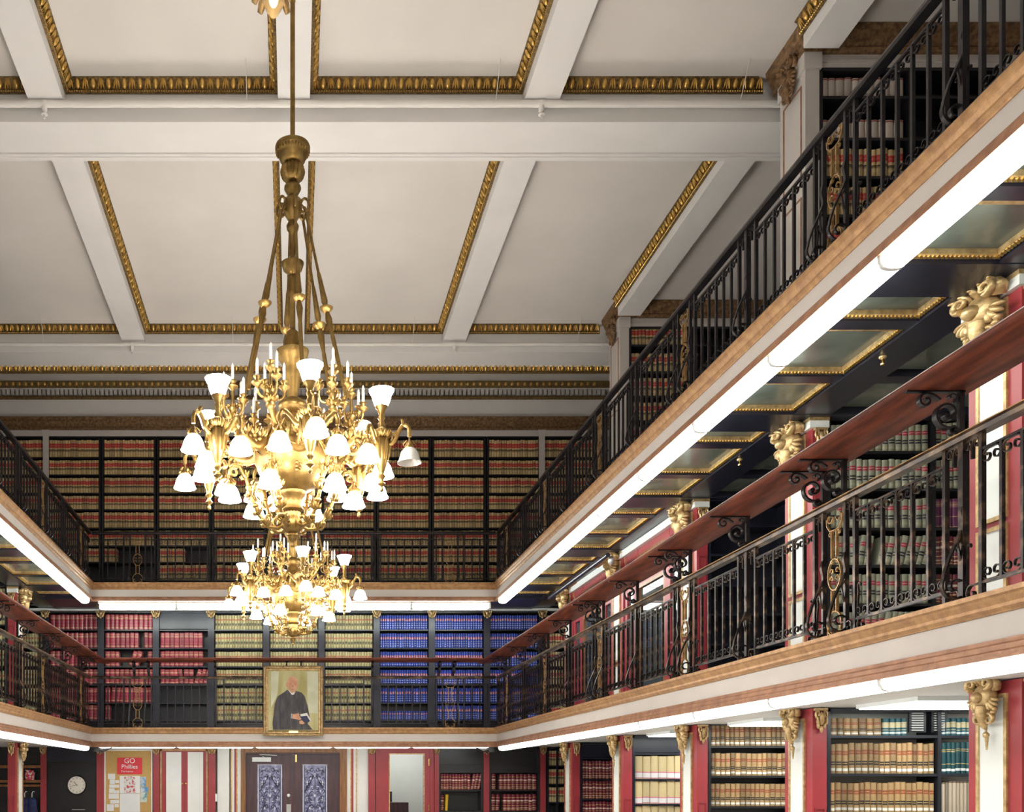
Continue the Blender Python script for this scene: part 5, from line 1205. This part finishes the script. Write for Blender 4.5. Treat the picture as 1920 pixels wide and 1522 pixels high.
def patch(name, pts, mm, dy):
    ps = [(pxu(a), pzu(b)) for a, b in pts]
    wpart(name, MB().loft([(a, PYF + .0352, b) for a, b in ps], [(a, PYF + .034 - dy, b) for a, b in ps]), mm, t, False)
E = lambda cx, cy, rx, ry, n=20: [(cx + rx * math.cos(2 * PI * i / n), cy + ry * math.sin(2 * PI * i / n)) for i in range(n)]
patch('painted_pillar', [(180, 232), (325, 232), (300, 640), (230, 800), (180, 900)], M['column'], .0)
patch('painted_pillar', [(845, 235), (1045, 235), (1045, 1000), (890, 1000), (850, 760)], M['column'], .0)
patch('painted_robe', [(215, 1305), (205, 1180), (245, 830), (300, 690), (440, 600), (480, 560), (560, 640), (600, 650), (640, 590), (740, 620), (800, 690), (850, 860), (880, 1010), (900, 1130), (850, 1190), (945, 1305)], M['robe'], .001)
patch('painted_head', E(572, 455, 104, 138), M['flesh'], .002)
patch('painted_neck', [(500, 540), (640, 540), (615, 620), (560, 630)], M['flesh'], .0015)
patch('painted_collar', [(480, 558), (505, 575), (565, 630), (615, 608), (625, 600), (605, 655), (565, 665)], M['pale'], .0025)
M['shade'] = mat('painted umber', (.36, .15, .09), .6)
for ex in (535, 622): patch('painted_eye', E(ex, 462, 20, 8, 10), M['shade'], .003)
patch('painted_nose', [(578, 465), (592, 520), (565, 525)], M['shade'], .003); patch('painted_mouth', E(578, 560, 32, 6, 10), M['shade'], .003)
patch('painted_ear', E(468, 480, 14, 34, 10), M['flesh'], .002)
patch('painted_hand', [(555, 1025), (690, 1000), (720, 1040), (740, 1100), (715, 1130), (640, 1110), (570, 1100)], M['flesh'], .003)
patch('painted_hand', [(700, 1150), (750, 1130), (800, 1185), (760, 1205), (700, 1195)], M['flesh'], .003)
patch('painted_cuff', [(550, 1012), (572, 1010), (572, 1095), (548, 1090)], M['pale'], .003)
patch('painted_pages', [(690, 1025), (840, 995), (915, 1130), (895, 1152), (835, 1045), (710, 1062)], M['pale'], .003)
patch('painted_book', [(712, 1062), (838, 1045), (900, 1150), (825, 1168), (745, 1110)], M['pnavy'], .0035)

# ================================================================ SMALL THINGS
for i, (px, py) in enumerate(((1655, 694), (1387, 880))):
    zz = 3.49; D = 1860 * zz / (1467 - py); x = (px - 551) * D / 1860
    t = thing('soffit_sprinkler', f'small brass sprinkler under the dark right gallery soffit, {["nearer", "farther"][i]} one', 'sprinkler', (x, D, zz))
    mk('escutcheon', MB().lathe([(.03, .12), (.03, .105), (.02, .095)], 12).mesh('escutcheon', M['gold']), t); mk('head', MB().lathe([(.012, .10), (.012, .06), (.02, .055), (.018, .045), (.0, .04)], 10).mesh('head', M['brassknob']), t)
t = thing('conduit', 'dark blue conduit tube hanging under the right gallery soffit near the back', 'conduit', (4.75, 16.5, 3.4))
wpart('tube', MB().tube([(4.72, 14.9, 3.42), (4.72, 18.3, 3.40)], .035, 10), M['navy'], t); wpart('lamp_cage', MB().ell((4.80, 15.0, 3.36), .05, .05, .07, 7, 5), M['grey'], t)
for y in (15.6, 17.2): wpart('gilt_clip', MB().box(4.76, 4.85, y - .2, y + .2, 3.42, 3.45), M['gold'], t, False)
for s, nm in ((-1, 'left'), (1, 'right')):
    t = thing('junction_box', f'black cable bundle at the {nm} corner under the lower gallery', 'cable', (s * 3.9, D0 + .1, .68))
    m = MB()
    for k in range(4): m.tube([(s * (3.55 + .05 * k), D0 + .1 + .02 * k, .69), (s * (3.7 + .03 * k), D0 + .12, .62 - .015 * k), (s * 3.85, D0 + .1, .66 + .01 * k)], .014, 5)
    wpart('cable', m, M['black'], t); wpart('box', MB().box(min(s * 3.8, s * 3.92), max(s * 3.8, s * 3.92), D0 + .06, D0 + .16, .60, .70), M['black'], t, False)
